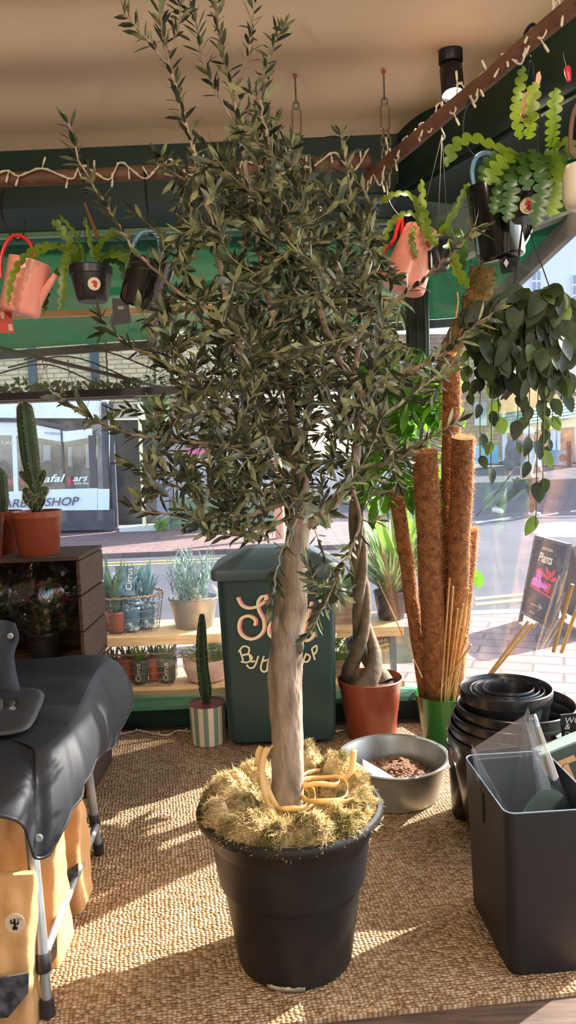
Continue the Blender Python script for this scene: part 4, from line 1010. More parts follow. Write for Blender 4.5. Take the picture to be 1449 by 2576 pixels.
leafm[0].build('leaves', mat('olive_leaf', srgb(62, 70, 46), .42, c2=srgb(36, 44, 30), vs=38, vmin=.4, vmax=.6, transl=.18, spec=.6), t)
leafm[1].build('pale_leaves', mat('olive_leaf_pale', srgb(140, 142, 98), .55, c2=srgb(84, 92, 60), vs=30, transl=.25), t)  # pale leaf undersides, with more mixed in to imitate sunlit leaves
print('olive leaves faces', len(leafm[0].f), len(leafm[1].f))
# ================================================================== HANGING THINGS
random.seed(31)
def frond(mb, pts, w, lobes, nrm, fold=.18):
    sp = spl(pts, max(4, int(lobes*8/(len(pts)-1)))); k = len(sp); vs = []
    nrm = Vector(nrm)
    for i, p in enumerate(sp):
        t_ = i/(k-1); d = (sp[min(i+1, k-1)]-sp[max(i-1, 0)]).normalized(); sd = d.cross(nrm)
        if sd.length < 1e-3: sd = frame(d)[1]
        sd.normalize(); up = sd.cross(d)
        env = min(1, .35+t_*5)*min(1, (1-t_)*6+.12)
        a = abs(math.sin(PI*lobes*t_))**.6; b = abs(math.sin(PI*(lobes*t_+.5)))**.6
        wl, wr = w/2*env*(.30+.70*a), w/2*env*(.30+.70*b)
        vs += [p+sd*wl+up*wl*fold, p+up*-.0015, p-sd*wr+up*wr*fold]
    fs = []
    for i in range(k-1): o = 3*i; fs += [(o, o+1, o+4, o+3), (o+1, o+2, o+5, o+4)]
    mb.add(vs, fs)
def hookS(p, h, r, lab, m_=BLKMET, ax=(0, 1, 0), grp='hooks on the poles', r2=None):
    """S hook, its upper bend over the pole at p, h tall"""
    ax = Vector(ax).normalized(); p = Vector(p); r2 = r2 or r; pts = []
    for k in range(9):
        a = PI*k/8-.3; pts.append(p+ax*(-r*math.cos(a))*-1+Vector((0, 0, r*math.sin(a))))
    pts.append(p-ax*r*.9+Vector((0, 0, -h*.5)))
    for k in range(9):
        a = PI+PI*k/8; pts.append(p+ax*(-r*.9+r2+r2*math.cos(a)-.0)+Vector((0, 0, -h+r2+r2*math.sin(a))))
    m = MB(); m.tube(spl(pts, 3), .0036, 8); o = m.build('s_hook', m_, loc=p); return tag(o, lab, 'hook', grp)
RED = mat('red_plastic', srgb(214, 40, 42), .25); PINK = mat('pink_enamel', srgb(240, 158, 142), .3); BLUEP = mat('blue_plastic', srgb(110, 158, 190), .3)
STRING = mat('black_cord', srgb(34, 36, 38), .7)
STK = mat('cream_sticker', srgb(234, 214, 182), .5); STR = mat('red_print', srgb(196, 44, 56), .5)
HEADP = [(-.30, .42), (.05, .55), (.42, .38), (.5, .02), (.38, -.22), (.44, -.48), (.12, -.60), (.0, -.42), (-.18, -.40), (-.12, -.12), (-.02, .0), (-.2, .06), (-.42, .06)]
def sticker(par, p, nrm, r):
    n = Vector(nrm).normalized(); q = n.to_track_quat('Z', 'Y').to_matrix(); m = MB(); m.lathe([(0, 0), (r, 0), (r, .0008), (0, .0008)], p, 28, q); m.build('round_sticker', STK, par)
    u = Vector((0, 0, 1)).cross(n).normalized(); w = n.cross(u); m = MB(); m.slab([Vector(p)+n*.0010+u*x*r+w*y*r for x, y in HEADP], n*.0006); m.build('head_print', STR, par, smooth=False)
def hangpot(name, lab, c, rt, h, hookp, stk=None, fr=(), frd=(), cat='plant', grp=None):
    c = Vector(c); t = thing(name, lab, cat, c, grp); m = MB()
    m.lathe([(rt*.66, -h), (rt*.74, -h+.012), (rt*.78, -h+.02), (rt*.95, -.035), (rt*1.0, -.033), (rt*1.02, -.004), (rt*.98, 0), (rt*.93, -.004), (rt*.88, -.03), (0, -.03)], c, 48); pot = m.build('pot', BLACKPL, t)
    soil_disc(t, c+Vector((0, 0, -.022)), rt*.9)
    for k in range(3):
        a = k*2*PI/3+PI/2+PI/3; e = c+Vector((rt*.99*math.cos(a), rt*.99*math.sin(a), -.012)); m = MB(); m.tube([e, Vector(hookp)], .0018, 5); m.build('hanging_strand', STRING, t)
    if stk is not None:
        d = (Vector(stk)-c); d.z = 0; d.normalize(); zz = Vector(stk).z-c.z; rr = rt*(.95+.17*(zz+.035)/(h-.055))
        sticker(t, c+d*(rr+.0015)+Vector((0, 0, zz)), d+Vector((0, 0, -.22)), .0245)
    for lst, m_, nm in ((fr, EPI, 'fronds'), (frd, EPID, 'dark_fronds')):
        if not lst: continue
        m = MB()
        for pix, w, lob, nr in lst: frond(m, [at(*q) for q in pix], w, lob, nr)
        m.build(nm, m_, t)
    return t
# -- left fern-leaf cactus
Y = 3.05; c = at(228, 672, Y); hp = at(212, 488, Y)
F = [([(205, 655, Y-.05), (178, 615, Y-.10), (150, 570, Y-.12), (128, 560, Y-.13)], .038, 6, (0, -1, .2)),
     ([(200, 660, Y-.06), (172, 640, Y-.12), (160, 680, Y-.14), (156, 740, Y-.14), (150, 785, Y-.14)], .040, 9, (0, -1, 0)),
     ([(200, 655, Y-.05), (130, 618, Y-.16), (70, 640, Y-.20), (30, 700, Y-.22), (20, 770, Y-.22)], .036, 12, (0, -.9, .4)),
     ([(205, 655, Y), (150, 620, Y-.05), (90, 645, Y-.1), (62, 700, Y-.1)], .032, 9, (0, -.9, .4)),
     ([(240, 655, Y), (255, 610, Y-.04), (285, 590, Y-.06), (300, 600, Y-.07)], .036, 5, (0, -1, .3)),
     ([(235, 655, Y), (225, 600, Y), (212, 545, Y)], .022, 5, (0, -1, 0)),
     ([(215, 655, Y), (190, 590, Y+.02), (148, 540, Y+.03)], .018, 6, (0, -1, 0)),
     ([(245, 660, Y-.03), (280, 640, Y-.1), (330, 660, Y-.12), (350, 720, Y-.12)], .040, 9, (0, -1, .3)),
     ([(20, 560, 2.9), (0, 590, 2.9), (-40, 620, 2.9)], .04, 5, (0, -1, .3))]
FD = [([(250, 660, Y), (300, 660, Y-.06), (316, 720, Y-.08), (306, 800, Y-.08)], .030, 10, (0, -1, .1)), ([(195, 660, Y), (140, 690, Y-.05), (118, 740, Y-.05), (110, 790, Y-.05)], .030, 9, (0, -1, .1)),
      ([(260, 655, Y+.04), (290, 625, Y+.05), (330, 640, Y+.05), (345, 690, Y+.04)], .034, 7, (0, -1, .3))]
hangpot('hanging_fishbone_cactus', 'fishbone cactus in a stickered black pot hanging left of the olive tree', c, .083, .135, hp, at(238, 712, Y-.08), F[:8], FD)
hookS(at(212, 440, Y)+Vector((0, .0, .03)), .10, .03, 'black hook on the back pole above the left fishbone cactus')
m = MB(); a = at(212, 510, Y-.03); b = at(246, 598, Y-.05); e = (b-a).normalized(); sd = Vector((.5, -.8, .1)).normalized()*.02
m.slab([a-sd*.5, a+sd*.6, b+sd, b-sd], (0, .0012, 0)); tag(m.build('price_tag', mat('brown_tag', srgb(140, 104, 74), .8), loc=a, smooth=False), 'brown card price tag above the left fishbone cactus', 'tag')
# -- watering cans
def can(lab, c, rot, rb, rt_, h, bodym, handm, hpts, spout, hook=None):
    c = Vector(c); t = thing('watering_can', lab, 'watering can', c); m = MB()
    m.lathe([(0, 0), (rb*.86, .0), (rb*.97, .008), (rb, .02), (rt_, h-.004), (rt_*.995, h), (rt_*.96, h-.002), (rb*.95, .02), (0, .012)], c, 48, rot); m.build('body', bodym, t)
    m = MB(); m.tube(spl(hpts, 7), .0075, 10); m.build('handle', handm, t)
    m = MB(); sp_ = spl(spout, 6); m.tube(sp_, [.020-.010*i/(len(sp_)-1) for i in range(len(sp_))], 14); m.build('spout', bodym, t)
    return t
Y = 2.98; rt = Matrix.Rotation(math.radians(16), 3, 'Y'); rt2 = rt @ Matrix.Rotation(math.radians(0), 3, 'X')
t1_ = can('pink watering can with a red handle hanging at the left picture edge', at(48, 790, Y), rt2, .076, .080, .205, PINK, RED,
    [at(2, 700, Y), at(2, 650, Y), at(20, 605, Y), at(45, 592, Y), at(72, 608, Y), at(88, 650, Y), at(84, 690, Y)], [at(88, 778, Y), at(105, 745, Y-.01), at(126, 712, Y-.02), at(140, 690, Y-.02)])
m = MB(); m.tube(spl([at(10, 478, 3.02), at(4, 505, 3.0), at(6, 545, 2.98), at(22, 585, 2.98), at(45, 604, 2.98), at(58, 590, 2.98), at(62, 555, 2.98)], 7), .0042, 8); tag(m.build('s_hook', BLKMET, loc=at(10, 478, 3.02)), 'long black hook holding the left pink watering can', 'hook', 'hooks on the poles')
m = MB(); m.slab([at(-30, 775, 3.02), at(28, 782, 3.02), at(36, 838, 3.02), at(-30, 836, 3.02)], (0, .0015, 0)); t = m.build('product_card', mat('red_card', srgb(196, 74, 62), .5), t1_, smooth=False)
m = MB(); m.slab([at(1, 784, 3.015), at(10, 786, 3.015), at(12, 803, 3.015), at(3, 802, 3.015)], (0, .001, 0)); m.slab([at(20, 815, 3.015), at(31, 816, 3.015), at(33, 833, 3.015), at(22, 832, 3.015)], (0, .001, 0)); m.build('print', mat('beige_print', srgb(214, 180, 160), .6), t, smooth=False)
Y = 3.0; rt = Matrix.Rotation(math.radians(22), 3, 'Y') @ Matrix.Rotation(math.radians(10), 3, 'X')
t2_ = can('black watering can with a pale blue handle half behind the olive leaves, left', at(352, 772, Y), rt, .085, .088, .19, GLOSSBLK, BLUEP,
    [at(330, 655, Y), at(334, 620, Y), at(352, 590, Y), at(375, 582, Y), at(396, 595, Y), at(405, 635, Y)], [at(420, 770, Y), at(450, 735, Y), at(480, 695, Y)])
m = MB(); m.tube(spl([at(363, 425, 3.05), at(366, 470, 3.03), at(372, 540, 3.0), at(374, 580, 3.0), at(382, 592, 3.0), at(392, 585, 3.0)], 6), .0036, 8); tag(m.build('s_hook', BLKMET, loc=at(366, 440, 3.05)), 'straight black hook holding the left black watering can', 'hook', 'hooks on the poles')
m = MB(); m.slab([at(282, 750, 2.96), at(322, 752, 2.96), at(330, 812, 2.96), at(284, 818, 2.96)], (0, .002, 0)); t = m.build('product_card', BLKMET, t2_, smooth=False)
m = MB(); m.slab([at(296, 770, 2.955), at(311, 770, 2.955), at(312, 779, 2.955), at(297, 779, 2.955)], (0, .001, 0)); m.build('print', mat('grey_print', srgb(150, 140, 134), .6), t, smooth=False)
m = MB(); m.slab([at(377, 802, 4.085), at(416, 798, 4.085), at(414, 855, 4.085), at(372, 868, 4.085)], (0, .002, 0)); t = tag(m.build('seed_packet', mat('packet_paper', srgb(196, 180, 140), .5, c2=srgb(120, 100, 70), vs=60), loc=at(395, 830, 4.085), smooth=False), 'blue badged seed packet stuck on the window behind the olive leaves', 'packet')
m = MB(); m.disc(at(395, 825, 4.08), .028, (0, -1, 0)); m.slab([at(372, 852, 4.08), at(412, 842, 4.08), at(412, 855, 4.08), at(372, 868, 4.08)], (0, .001, 0)); m.build('blue_badge', mat('badge_blue', srgb(64, 130, 180), .5), t)
# right pink can
Y = 2.92; rt = Matrix.Rotation(math.radians(-2), 3, 'X') @ Matrix.Rotation(math.radians(22), 3, 'Y')
can('pink watering can with a red handle hanging by the right corner post', at(1008, 728, Y), rt, .090, .066, .235, PINK, RED,
    [at(1010, 590, Y), at(1010, 545, Y), at(998, 575, Y-.01), at(990, 605, Y-.02), at(970, 628, Y-.02), at(958, 660, Y-.02), at(962, 690, Y-.01)], [at(1060, 700, Y), at(1080, 680, Y), at(1100, 655, Y)])
m = MB(); m.tube(spl([at(972, 448, 2.98), at(974, 490, 2.96), at(985, 520, 2.94), at(1008, 545, 2.92), at(1030, 540, 2.92)], 6), .0036, 8); tag(m.build('s_hook', BLKMET, loc=at(972, 448, 2.98)), 'black hook holding the right pink watering can', 'hook', 'hooks on the poles')
# right black can
Y = 2.66; rt = Matrix.Rotation(math.radians(-9), 3, 'Y') @ Matrix.Rotation(math.radians(6), 3, 'X')
t3_ = can('tall black watering can with a pale blue handle hanging by the right window', at(1262, 655, Y), rt, .082, .084, .255, GLOSSBLK, BLUEP,
    [at(1205, 640, Y-.02), at(1200, 560, Y-.03), at(1194, 480, Y-.02), at(1188, 430, Y-.02), at(1200, 395, Y-.01), at(1225, 385, Y), at(1248, 400, Y), at(1252, 440, Y+.02)], [at(1290, 640, Y+.08), at(1320, 600, Y+.12), at(1335, 570, Y+.14)])
m = MB(); m.tube(spl([at(1212, 230, 2.62), at(1190, 245, 2.63), at(1172, 275, 2.64), at(1165, 320, 2.65), at(1170, 360, 2.66), at(1200, 395, 2.66), at(1235, 398, 2.66)], 6), .0042, 8); tag(m.build('s_hook', BLKMET, loc=at(1172, 275, 2.64)), 'thin curved black hook holding the right black watering can', 'hook', 'hooks on the poles')
m = MB(); m.slab([at(1255, 655, 2.6), at(1300, 640, 2.6), at(1305, 682, 2.6), at(1262, 690, 2.6)], (0, .002, 0)); t = m.build('product_card', BLKMET, t3_, smooth=False)
m = MB(); m.slab([at(1267, 662, 2.595), at(1273, 650, 2.595), at(1280, 660, 2.595), at(1274, 673, 2.595)], (0, .001, 0)); m.build('diamond', WHITE, t, smooth=False)
# -- right small fishbone cactus
Y = 2.92
F = [([(1075, 610, Y-.04), (1068, 560, Y-.08), (1062, 500, Y-.1), (1060, 450, Y-.1)], .030, 6, (0, -1, 0)),
     ([(1060, 520, Y-.1), (1070, 560, Y-.12), (1085, 600, Y-.13), (1102, 615, Y-.13)], .044, 6, (0, -1, .1)),
     ([(1070, 600, Y-.04), (1040, 540, Y-.1), (990, 555, Y-.12), (962, 620, Y-.12), (955, 690, Y-.12)], .030, 12, (0, -.9, .4)),
     ([(1075, 605, Y), (1040, 500, Y-.05), (990, 490, Y-.08), (955, 515, Y-.08)], .030, 8, (0, -.9, .4)),
     ([(1100, 600, Y), (1140, 540, Y-.04), (1165, 490, Y-.05), (1180, 460, Y-.05)], .030, 7, (0, -1, .2)),
     ([(1100, 605, Y-.03), (1130, 620, Y-.08), (1150, 680, Y-.1), (1180, 725, Y-.1)], .046, 8, (0, -1, .2)),
     ([(1045, 570, Y-.08), (1035, 600, Y-.1), (1048, 650, Y-.1)], .026, 6, (0, -1, .1))]
FD = [([(1095, 600, Y+.02), (1120, 560, Y), (1130, 610, Y-.02), (1118, 680, Y-.02)], .036, 8, (0, -1, .1)), ([(1100, 600, Y+.04), (1160, 590, Y+.02), (1165, 650, Y), (1150, 720, Y)], .036, 8, (0, -1, .1))]
hp = at(1112, 340, 2.93); hangpot('hanging_fishbone_cactus', 'smaller fishbone cactus in a black pot hanging by the corner post', at(1090, 605, Y), .075, .115, hp, at(1068, 608, Y-.1), F, FD)
m = MB(); m.tube(spl([at(1122, 285, 2.92), at(1108, 278, 2.92), at(1103, 298, 2.92), at(1110, 325, 2.93), at(1118, 345, 2.93), at(1112, 355, 2.93)], 6), .0050, 8); tag(m.build('s_hook', BLKMET, loc=at(1110, 300, 2.92)), 'black hook below the spotlight, holding the smaller fishbone cactus', 'hook', 'hooks on the poles')
# -- right large fishbone cactus
Y = 2.42; hp = at(1338, 140, 2.42)
F = [([(1310, 350, Y-.03), (1296, 290, Y-.06), (1305, 230, Y-.08), (1317, 165, Y-.08)], .038, 9, (0, -1, 0)), ([(1330, 350, Y-.03), (1338, 280, Y-.07), (1345, 205, Y-.08)], .046, 6, (0, -1, 0)),
     ([(1388, 370, Y), (1390, 310, Y-.04), (1400, 220, Y-.06)], .050, 8, (0, -1, 0)),
     ([(1300, 385, Y), (1250, 372, Y-.08), (1190, 350, Y-.12), (1145, 368, Y-.13), (1122, 420, Y-.13)], .048, 8, (0, -.9, .4)),
     ([(1310, 390, Y-.02), (1275, 400, Y-.10), (1245, 430, Y-.12), (1228, 465, Y-.12)], .058, 6, (0, -.9, .4)),
     ([(1390, 380, Y), (1425, 360, Y-.04), (1445, 400, Y-.05)], .05, 5, (0, -.9, .4)),
     ([(1395, 380, Y-.03), (1405, 440, Y-.10), (1395, 500, Y-.1), (1380, 545, Y-.1)], .060, 8, (0, -1, .1))]
FD = [([(1360, 390, Y-.06), (1365, 440, Y-.12), (1358, 510, Y-.12), (1345, 575, Y-.12)], .056, 9, (0, -1, .1)), ([(1310, 390, Y-.04), (1290, 440, Y-.11), (1285, 500, Y-.11), (1272, 560, Y-.11)], .054, 9, (0, -1, .1)),
      ([(1300, 400, Y-.02), (1262, 440, Y-.06), (1250, 500, Y-.06), (1240, 540, Y-.06)], .046, 8, (0, -1, .1)), ([(1370, 380, Y), (1420, 420, Y), (1425, 480, Y), (1400, 540, Y)], .056, 8, (0, -1, .1)),
      ([(1325, 385, Y-.05), (1318, 430, Y-.12), (1330, 480, Y-.12)], .046, 5, (0, -1, .1)), ([(1340, 375, Y-.05), (1350, 420, Y-.12), (1366, 455, Y-.12)], .046, 5, (0, -1, .1)), ([(1380, 390, Y-.04), (1378, 450, Y-.1), (1362, 500, Y-.1)], .05, 7, (0, -1, .1)), ([(1290, 400, Y), (1255, 395, Y), (1225, 420, Y), (1215, 460, Y)], .05, 6, (0, -1, .3))]
hangpot('hanging_fishbone_cactus', 'largest fishbone cactus hanging from the right pole in a stickered black pot', at(1335, 440, Y), .085, .135, hp, at(1325, 510, Y-.09), F, FD)
m = MB(); q = at(1340, 95, 2.42); m.tube(spl([at(1352, 75, 2.43), at(1340, 62, 2.42), at(1326, 75, 2.41), at(1320, 98, 2.41), at(1332, 125, 2.42), at(1342, 145, 2.42), at(1334, 155, 2.42)], 6), .0058, 8); tag(m.build('s_hook', BLKMET, loc=q), 'thick black hook over the right pole above the largest fishbone cactus', 'hook', 'hooks on the poles')
for k, (pl_, tx, lb) in enumerate([([(1350, 185), (1358, 178), (1362, 195), (1352, 235), (1344, 232)], None, 'narrow pale tag above the largest fishbone cactus'), ([(1318, 235), (1338, 222), (1330, 290), (1316, 308), (1295, 298)], 'CAR', 'pink card tag among the fronds of the largest fishbone cactus')]):
    m = MB(); m.slab([at(x, y, Y-.05+.03*k) for x, y in pl_], (0, .0012, 0)); t = tag(m.build('price_tag', mat('pink_tag', srgb(224, 178, 156), .7), loc=at(*pl_[0], Y-.05), smooth=False), lb, 'tag')
    if tx:
        m = MB(); text_mb(m, tx, at(1296, 300, Y-.023), (1, 0, .05), (.1, 0, 1), .02); m.build('lettering', BLKMET, t, smooth=False)
# -- trailing plant
Y = 2.55; c = at(1342, 772, Y); hp = at(1318, 540, 2.50); TL = mat('trailing_leaf', srgb(52, 66, 34), .45, spec=.3, c2=srgb(34, 44, 25), vs=14, transl=.22); TL2 = mat('trailing_leaf_pale', srgb(96, 114, 48), .35, c2=srgb(70, 92, 40), vs=12, transl=.3)
t = thing('hanging_trailing_plant', 'leafy trailing plant in a shallow black pot hanging by the right window', 'plant', c)
m = MB(); m.lathe([(.06, -.10), (.066, -.095), (.098, -.012), (.104, -.006), (.104, .002), (.098, .002), (.09, -.03), (0, -.03)], c, 48); m.build('pot', BLACKPL, t); soil_disc(t, c+Vector((0, 0, -.02)), .09)
for x, y, yy in ((1285, 772, Y-.02), (1292, 778, Y-.06), (1396, 762, Y+.02)):
    m = MB(); m.tube([at(x, y, yy), hp], .0022, 5); m.build('hanging_strand', STRING, t)
m, m2, st = MB(), MB(), MB(); random.seed(8)
ends = [(1208, 1165, .05), (1235, 1195, 0), (1255, 1060, .08), (1300, 1130, -.05), (1330, 1180, -.02), (1365, 1225, -.06), (1348, 1325, -.05), (1390, 1060, .0), (1420, 1000, .05), (1200, 960, .02), (1180, 1000, .1), (1410, 900, -.04), (1280, 980, .1), (1325, 1060, .12), (1380, 1120, .1), (1440, 880, 0), (1215, 880, -.05), (1260, 900, -.1), (1330, 930, -.1), (1380, 960, -.08)]
for k, (ex, ey, dy) in enumerate(ends):
    s0 = c+Vector(((ex-1342)*.00075, dy*.8, .0)); e = at(ex, ey, Y+dy); q = spl([c+Vector((0, 0, -.02)), s0+Vector(((ex-1342)*.0002, dy*.6, .035)), s0.lerp(e, .35)+Vector(((ex-1342)*.0003, 0, 0)), e], 8); st.tube(q, .0018, 5)
    tot = len(q)
    for i in range(5, tot, 2 if k < 14 else 1):
        d = (q[min(i+1, tot-1)]-q[i-1]).normalized(); _, u, w = frame(d); a = U(0, 6.28); o = u*math.cos(a)+w*math.sin(a); L = U(.055, .092)*(1.15 if i < tot*.6 else .85)
        dd = (d*.5+o*.6+Vector((0, 0, -.8))).normalized(); (m if U(0, 1) < .78 else m2).leaf(q[i], dd, Vector((U(-.5, .5), -1, U(-.2, .6))), L, L*U(.52, .66), droop=.1, fold=.18, k=5, pos=.4)
for k in range(95):
    x, y = random.choice([(U(1190, 1440), U(800, 960)), (U(1240, 1440), U(775, 900))]); p = at(x, y, Y+U(-.14, .12)); L = U(.06, .095)
    m.leaf(p, Vector((U(-.8, .8), U(-.5, .4), -1)), Vector((U(-1, 1), -1, U(-.4, .8))), L, L*U(.6, .75), droop=.12, fold=.15, k=5, pos=.42)
m.build('leaves', TL, t); m2.build('pale_leaves', TL2, t); st.build('vines', mat('vine', srgb(70, 84, 46), .6), t)
m = MB(); m.tube(spl([at(1330, 440, 2.45), at(1318, 445, 2.47), at(1312, 475, 2.48), at(1316, 505, 2.49), at(1322, 530, 2.5), at(1314, 545, 2.5)], 6), .005, 8); tag(m.build('s_hook', BLKMET, loc=at(1316, 500, 2.49)), 'black hook in front of the largest fishbone pot, holding the trailing plant', 'hook', 'hooks on the poles')
# -- cream pot at the right edge, pepper ornament, moss pole
c = at(1468, 500, 2.3); t = thing('hanging_pot', 'cream ceramic pot hanging at the right picture edge', 'plant pot', c)
m = MB(); m.lathe([(.035, -.03), (.05, -.022), (.058, .0), (.058, .07), (.052, .095), (.046, .095), (.05, .07), (0, .06)], c, 40); m.build('body', mat('cream_ceramic', srgb(216, 206, 188), .3), t)
m = MB(); m.tube(spl([at(1448, 395, 2.3), at(1436, 380, 2.3), at(1436, 330, 2.3), at(1443, 285, 2.3), at(1460, 250, 2.3)], 6), .007, 8); m.build('handle', mat('brown_leather', srgb(104, 76, 60), .6), t)
c = at(1428, 182, 2.35); t = thing('pepper_ornament', 'small red pepper ornament hanging by the right picture edge', 'ornament', c)
m = MB(); q = at(1432, 204, 2.35); m.tube([at(1426, 166, 2.35), at(1427, 172, 2.35), at(1429, 186, 2.35), q], [.005, .010, .010, .006], 12); m.build('pepper', mat('red_gloss', srgb(206, 48, 62), .3), t)
m = MB(); m.tube([at(1426, 167, 2.35), at(1420, 145, 2.36), at(1418, 130, 2.36)], .0018, 6); m.build('stalk', BLKMET, t)
pp = [at(1214, 672, 3.50), at(1205, 740, 3.52), at(1185, 800, 3.55), at(1150, 850, 3.58), at(1130, 900, 3.60), at(1124, 965, 3.62)]
t = thing('moss_pole', 'shaggy brown moss pole with small leaves beside the corner post', 'plant pole', pp[-1])
m = MB(); sp = spl(pp, 6); k = len(sp); m.tube(sp, [.062+.012*noise.noise(Vector((i*.5, 1, 1)))-.02*abs(i/(k-1)-.2) for i in range(k)], 20)
MOSSB = mat('brown_moss', srgb(132, 102, 58), .95, c2=srgb(88, 78, 40), vs=22, bump=.9, bs=70)
for _ in range(3500):
    i = random.randrange(k-1); p = sp[i].lerp(sp[i+1], U(0, 1)); o = rv(1).normalized(); q = p+o*U(.045, .062); d = (o*.6+rv(1)).normalized(); s_ = frame(d)[1]*.0013; m.add([q-s_, q+s_, q+d*U(.012, .03)], [(0, 1, 2)])
m.build('moss', MOSSB, t)
m = MB()
for _ in range(240):
    i = random.randrange(k//2) if U(0, 1) < .8 else random.randrange(k); o = rv(1).normalized(); q = sp[i]+o*.062; m.leaf(q, o+rv(.6), rv(1), U(.015, .03), U(.008, .014), .1, k=3)
m.build('leaves', mat('moss_leaf', srgb(122, 122, 44), .5, c2=srgb(70, 82, 36), vs=20, transl=.3), t)
m = MB(); m.tube(spl([at(1150, 735, 3.42), at(1152, 760, 3.42), at(1146, 800, 3.44)], 5), .004, 6); m.build('aerial_root', CANE, t)
# single lit leaves on the coir poles
m = MB(); p = at(1196, 1430, 3.50); m.leaf(p, at(1215, 1475, 3.50)-at(1200, 1400, 3.5), (-.3, -1, 0), .10, .055, .1, k=5); tag(m.build('fallen_leaf', LIMELEAF, loc=p), 'single lime green leaf beside the rightmost coir pole', 'leaf')
# ================================================================== OUTSIDE
random.seed(77); GZ = -.12
PAVE = brick_mat('pavers', srgb(136, 112, 104), srgb(118, 94, 88), srgb(78, 62, 58), 1, .42, .21, .012, rotz=.35)
PAVEF = brick_mat('far_pavers', srgb(118, 94, 90), srgb(104, 82, 80), srgb(80, 64, 62), 1, .42, .21, .012)
ROADM = mat('asphalt', srgb(73, 75, 83), .9, spec=.2, c2=srgb(62, 64, 71), vs=1.2, det=8, bump=.1, bs=80)
LINE = mat('road_paint', srgb(176, 176, 174), .7, c2=srgb(150, 150, 150), vs=8); YEL = mat('yellow_line', srgb(170, 140, 70), .7)
m = MB(); m.slab([(-14, 4.16, GZ-.1), (-2.4, 4.16, GZ-.1), (.74, 4.16, GZ-.1), R(4.5, 0, .08).to_2d().to_tuple()+(GZ-.1,), (12, -1, GZ-.1), (12, 6.6, GZ-.1), (2.2, 7.02, GZ-.1), (-14, 7.02, GZ-.1)], (0, 0, .1)); o = m.build('pavement', PAVE, smooth=False); struct(o); o.name = 'floor_pavement'
zq = at(1350, 1174, 26).z; m = MB(); m.grid([[(x, y, z) for x in (-40, 3.9, 10, 60)] for y, z in ((5.5, GZ-.04), (17.5, GZ-.04), (25.5, zq), (75, zq+.3))]); o = struct(m.build('floor_road', ROADM, smooth=False)); RZ2 = GZ-.04
m = MB(); m.slab([(-14, 7.02, GZ-.1), (2.2, 7.02, GZ-.1), (12, 6.6, GZ-.1), (12, 6.76, GZ-.1), (2.2, 7.20, GZ-.1), (-14, 7.20, GZ-.1)], (0, 0, .104)); struct(m.build('trim_3', mat('kerb_stone', srgb(136, 133, 136), .8, c2=srgb(110, 108, 112), vs=20), smooth=False))
m = MB(); m.slab([(-20, 12.3, GZ-.1), (1.6, 12.3, GZ-.1), (3.2, 13.6, GZ-.1), (3.8, 26, GZ-.1), (-20, 26, GZ-.1)], (0, 0, .14)); struct(m.build('floor_far_pavement', PAVEF, smooth=False))
def mark(poly, m_, lab, zt=.004):
    m = MB(); m.slab([(x, y, RZ2+.0005) for x, y in poly], (0, 0, zt)); return tag(m.build('road_marking', m_, smooth=False), lab, 'road marking')
def P2(x, y): q = fl(x, y, RZ2+.003); return (q.x, q.y)
def strip(y0, w, m_, lab, x0=-14, x1=12, sl=-.04): return mark([(x0, y0), (x1, y0+sl*(x1-x0)/2), (x1, y0+w+sl*(x1-x0)/2), (x0, y0+w)], m_, lab)
mark([P2(1195, 1510), P2(1340, 1496), P2(1460, 1490), P2(1460, 1484), P2(1340, 1490), P2(1195, 1503)], YEL, 'double yellow line on the near side of the road, nearer the kerb')
mark([P2(1195, 1524), P2(1340, 1510), P2(1460, 1503), P2(1460, 1497), P2(1340, 1503), P2(1195, 1517)], YEL, 'double yellow line on the near side of the road, right at the kerb')
mark([(-14, 11.7), (1.5, 11.7), (1.5, 11.8), (-14, 11.8)], YEL, 'yellow line on the road before the barber shop, nearer the shop')
mark([(-14, 11.4), (1.5, 11.4), (1.5, 11.5), (-14, 11.5)], YEL, 'yellow line on the road before the barber shop, farther from the shop')
mark([P2(1196, 1318), P2(1285, 1303), P2(1285, 1300), P2(1196, 1313)], LINE, 'white dash on the road left of the walking person')
mark([P2(1350, 1300), P2(1405, 1292), P2(1404, 1289), P2(1349, 1297)], LINE, 'white dash on the road right of the walking person')
mark([P2(1436, 1288), P2(1475, 1283), P2(1475, 1280), P2(1436, 1285)], LINE, 'white dash on the road at the right picture edge')
arr = [P2(1360+90*math.cos(a)+60, 1333+20*math.sin(a)) for a in np.linspace(PI, 2*PI, 13)]
mark(arr+[P2(1560, 1352), P2(1440, 1352), P2(1360, 1350)], LINE, 'large white painted shape on the road behind the plants sign')
# awning over the back window and round the corner
AWN = mat('green_canvas', srgb(26, 112, 88), .8, c2=srgb(30, 124, 96), vs=3, transl=.55)
GREYB = mat('grey_awning_bar', srgb(112, 112, 110), .6, c2=srgb(90, 92, 90), vs=6)
aA, aB = at(1466, 540, 3.0), at(1192, 808, 4.95)
t = thing('shop_awning', 'green canvas awning outside the windows with grey front bar', 'awning', (0, 4.3, 2.7))
FZ = 1.96
fr_ = aB
m = MB(); rows = []
for i in range(9):
    f = i/8; rows.append([Vector((-3.0, 4.2, 2.66)).lerp(Vector((CX+.02, 4.2, 2.66)), g).lerp(Vector((-2.0, 5.15, FZ+.28)).lerp(fr_+Vector((0, 0, .03)), g), f)+Vector((0, 0, -.03*(1-g)*math.sin(PI*f))) for g in np.linspace(0, 1, 12)])
m.grid(rows); m.build('canvas', AWN, t, solid=.003)
m = MB(); rows = []
for i in range(9):
    f = i/8; rows.append([R(1.25, 2.62, .04).lerp(Vector((CX+.02, 4.2, 2.66)), g).lerp(aA.lerp(aB, g)+Vector((0, 0, .03)), f) for g in np.linspace(0, 1, 10)])
m.grid(rows); m.build('side_canvas', AWN, t, solid=.003)
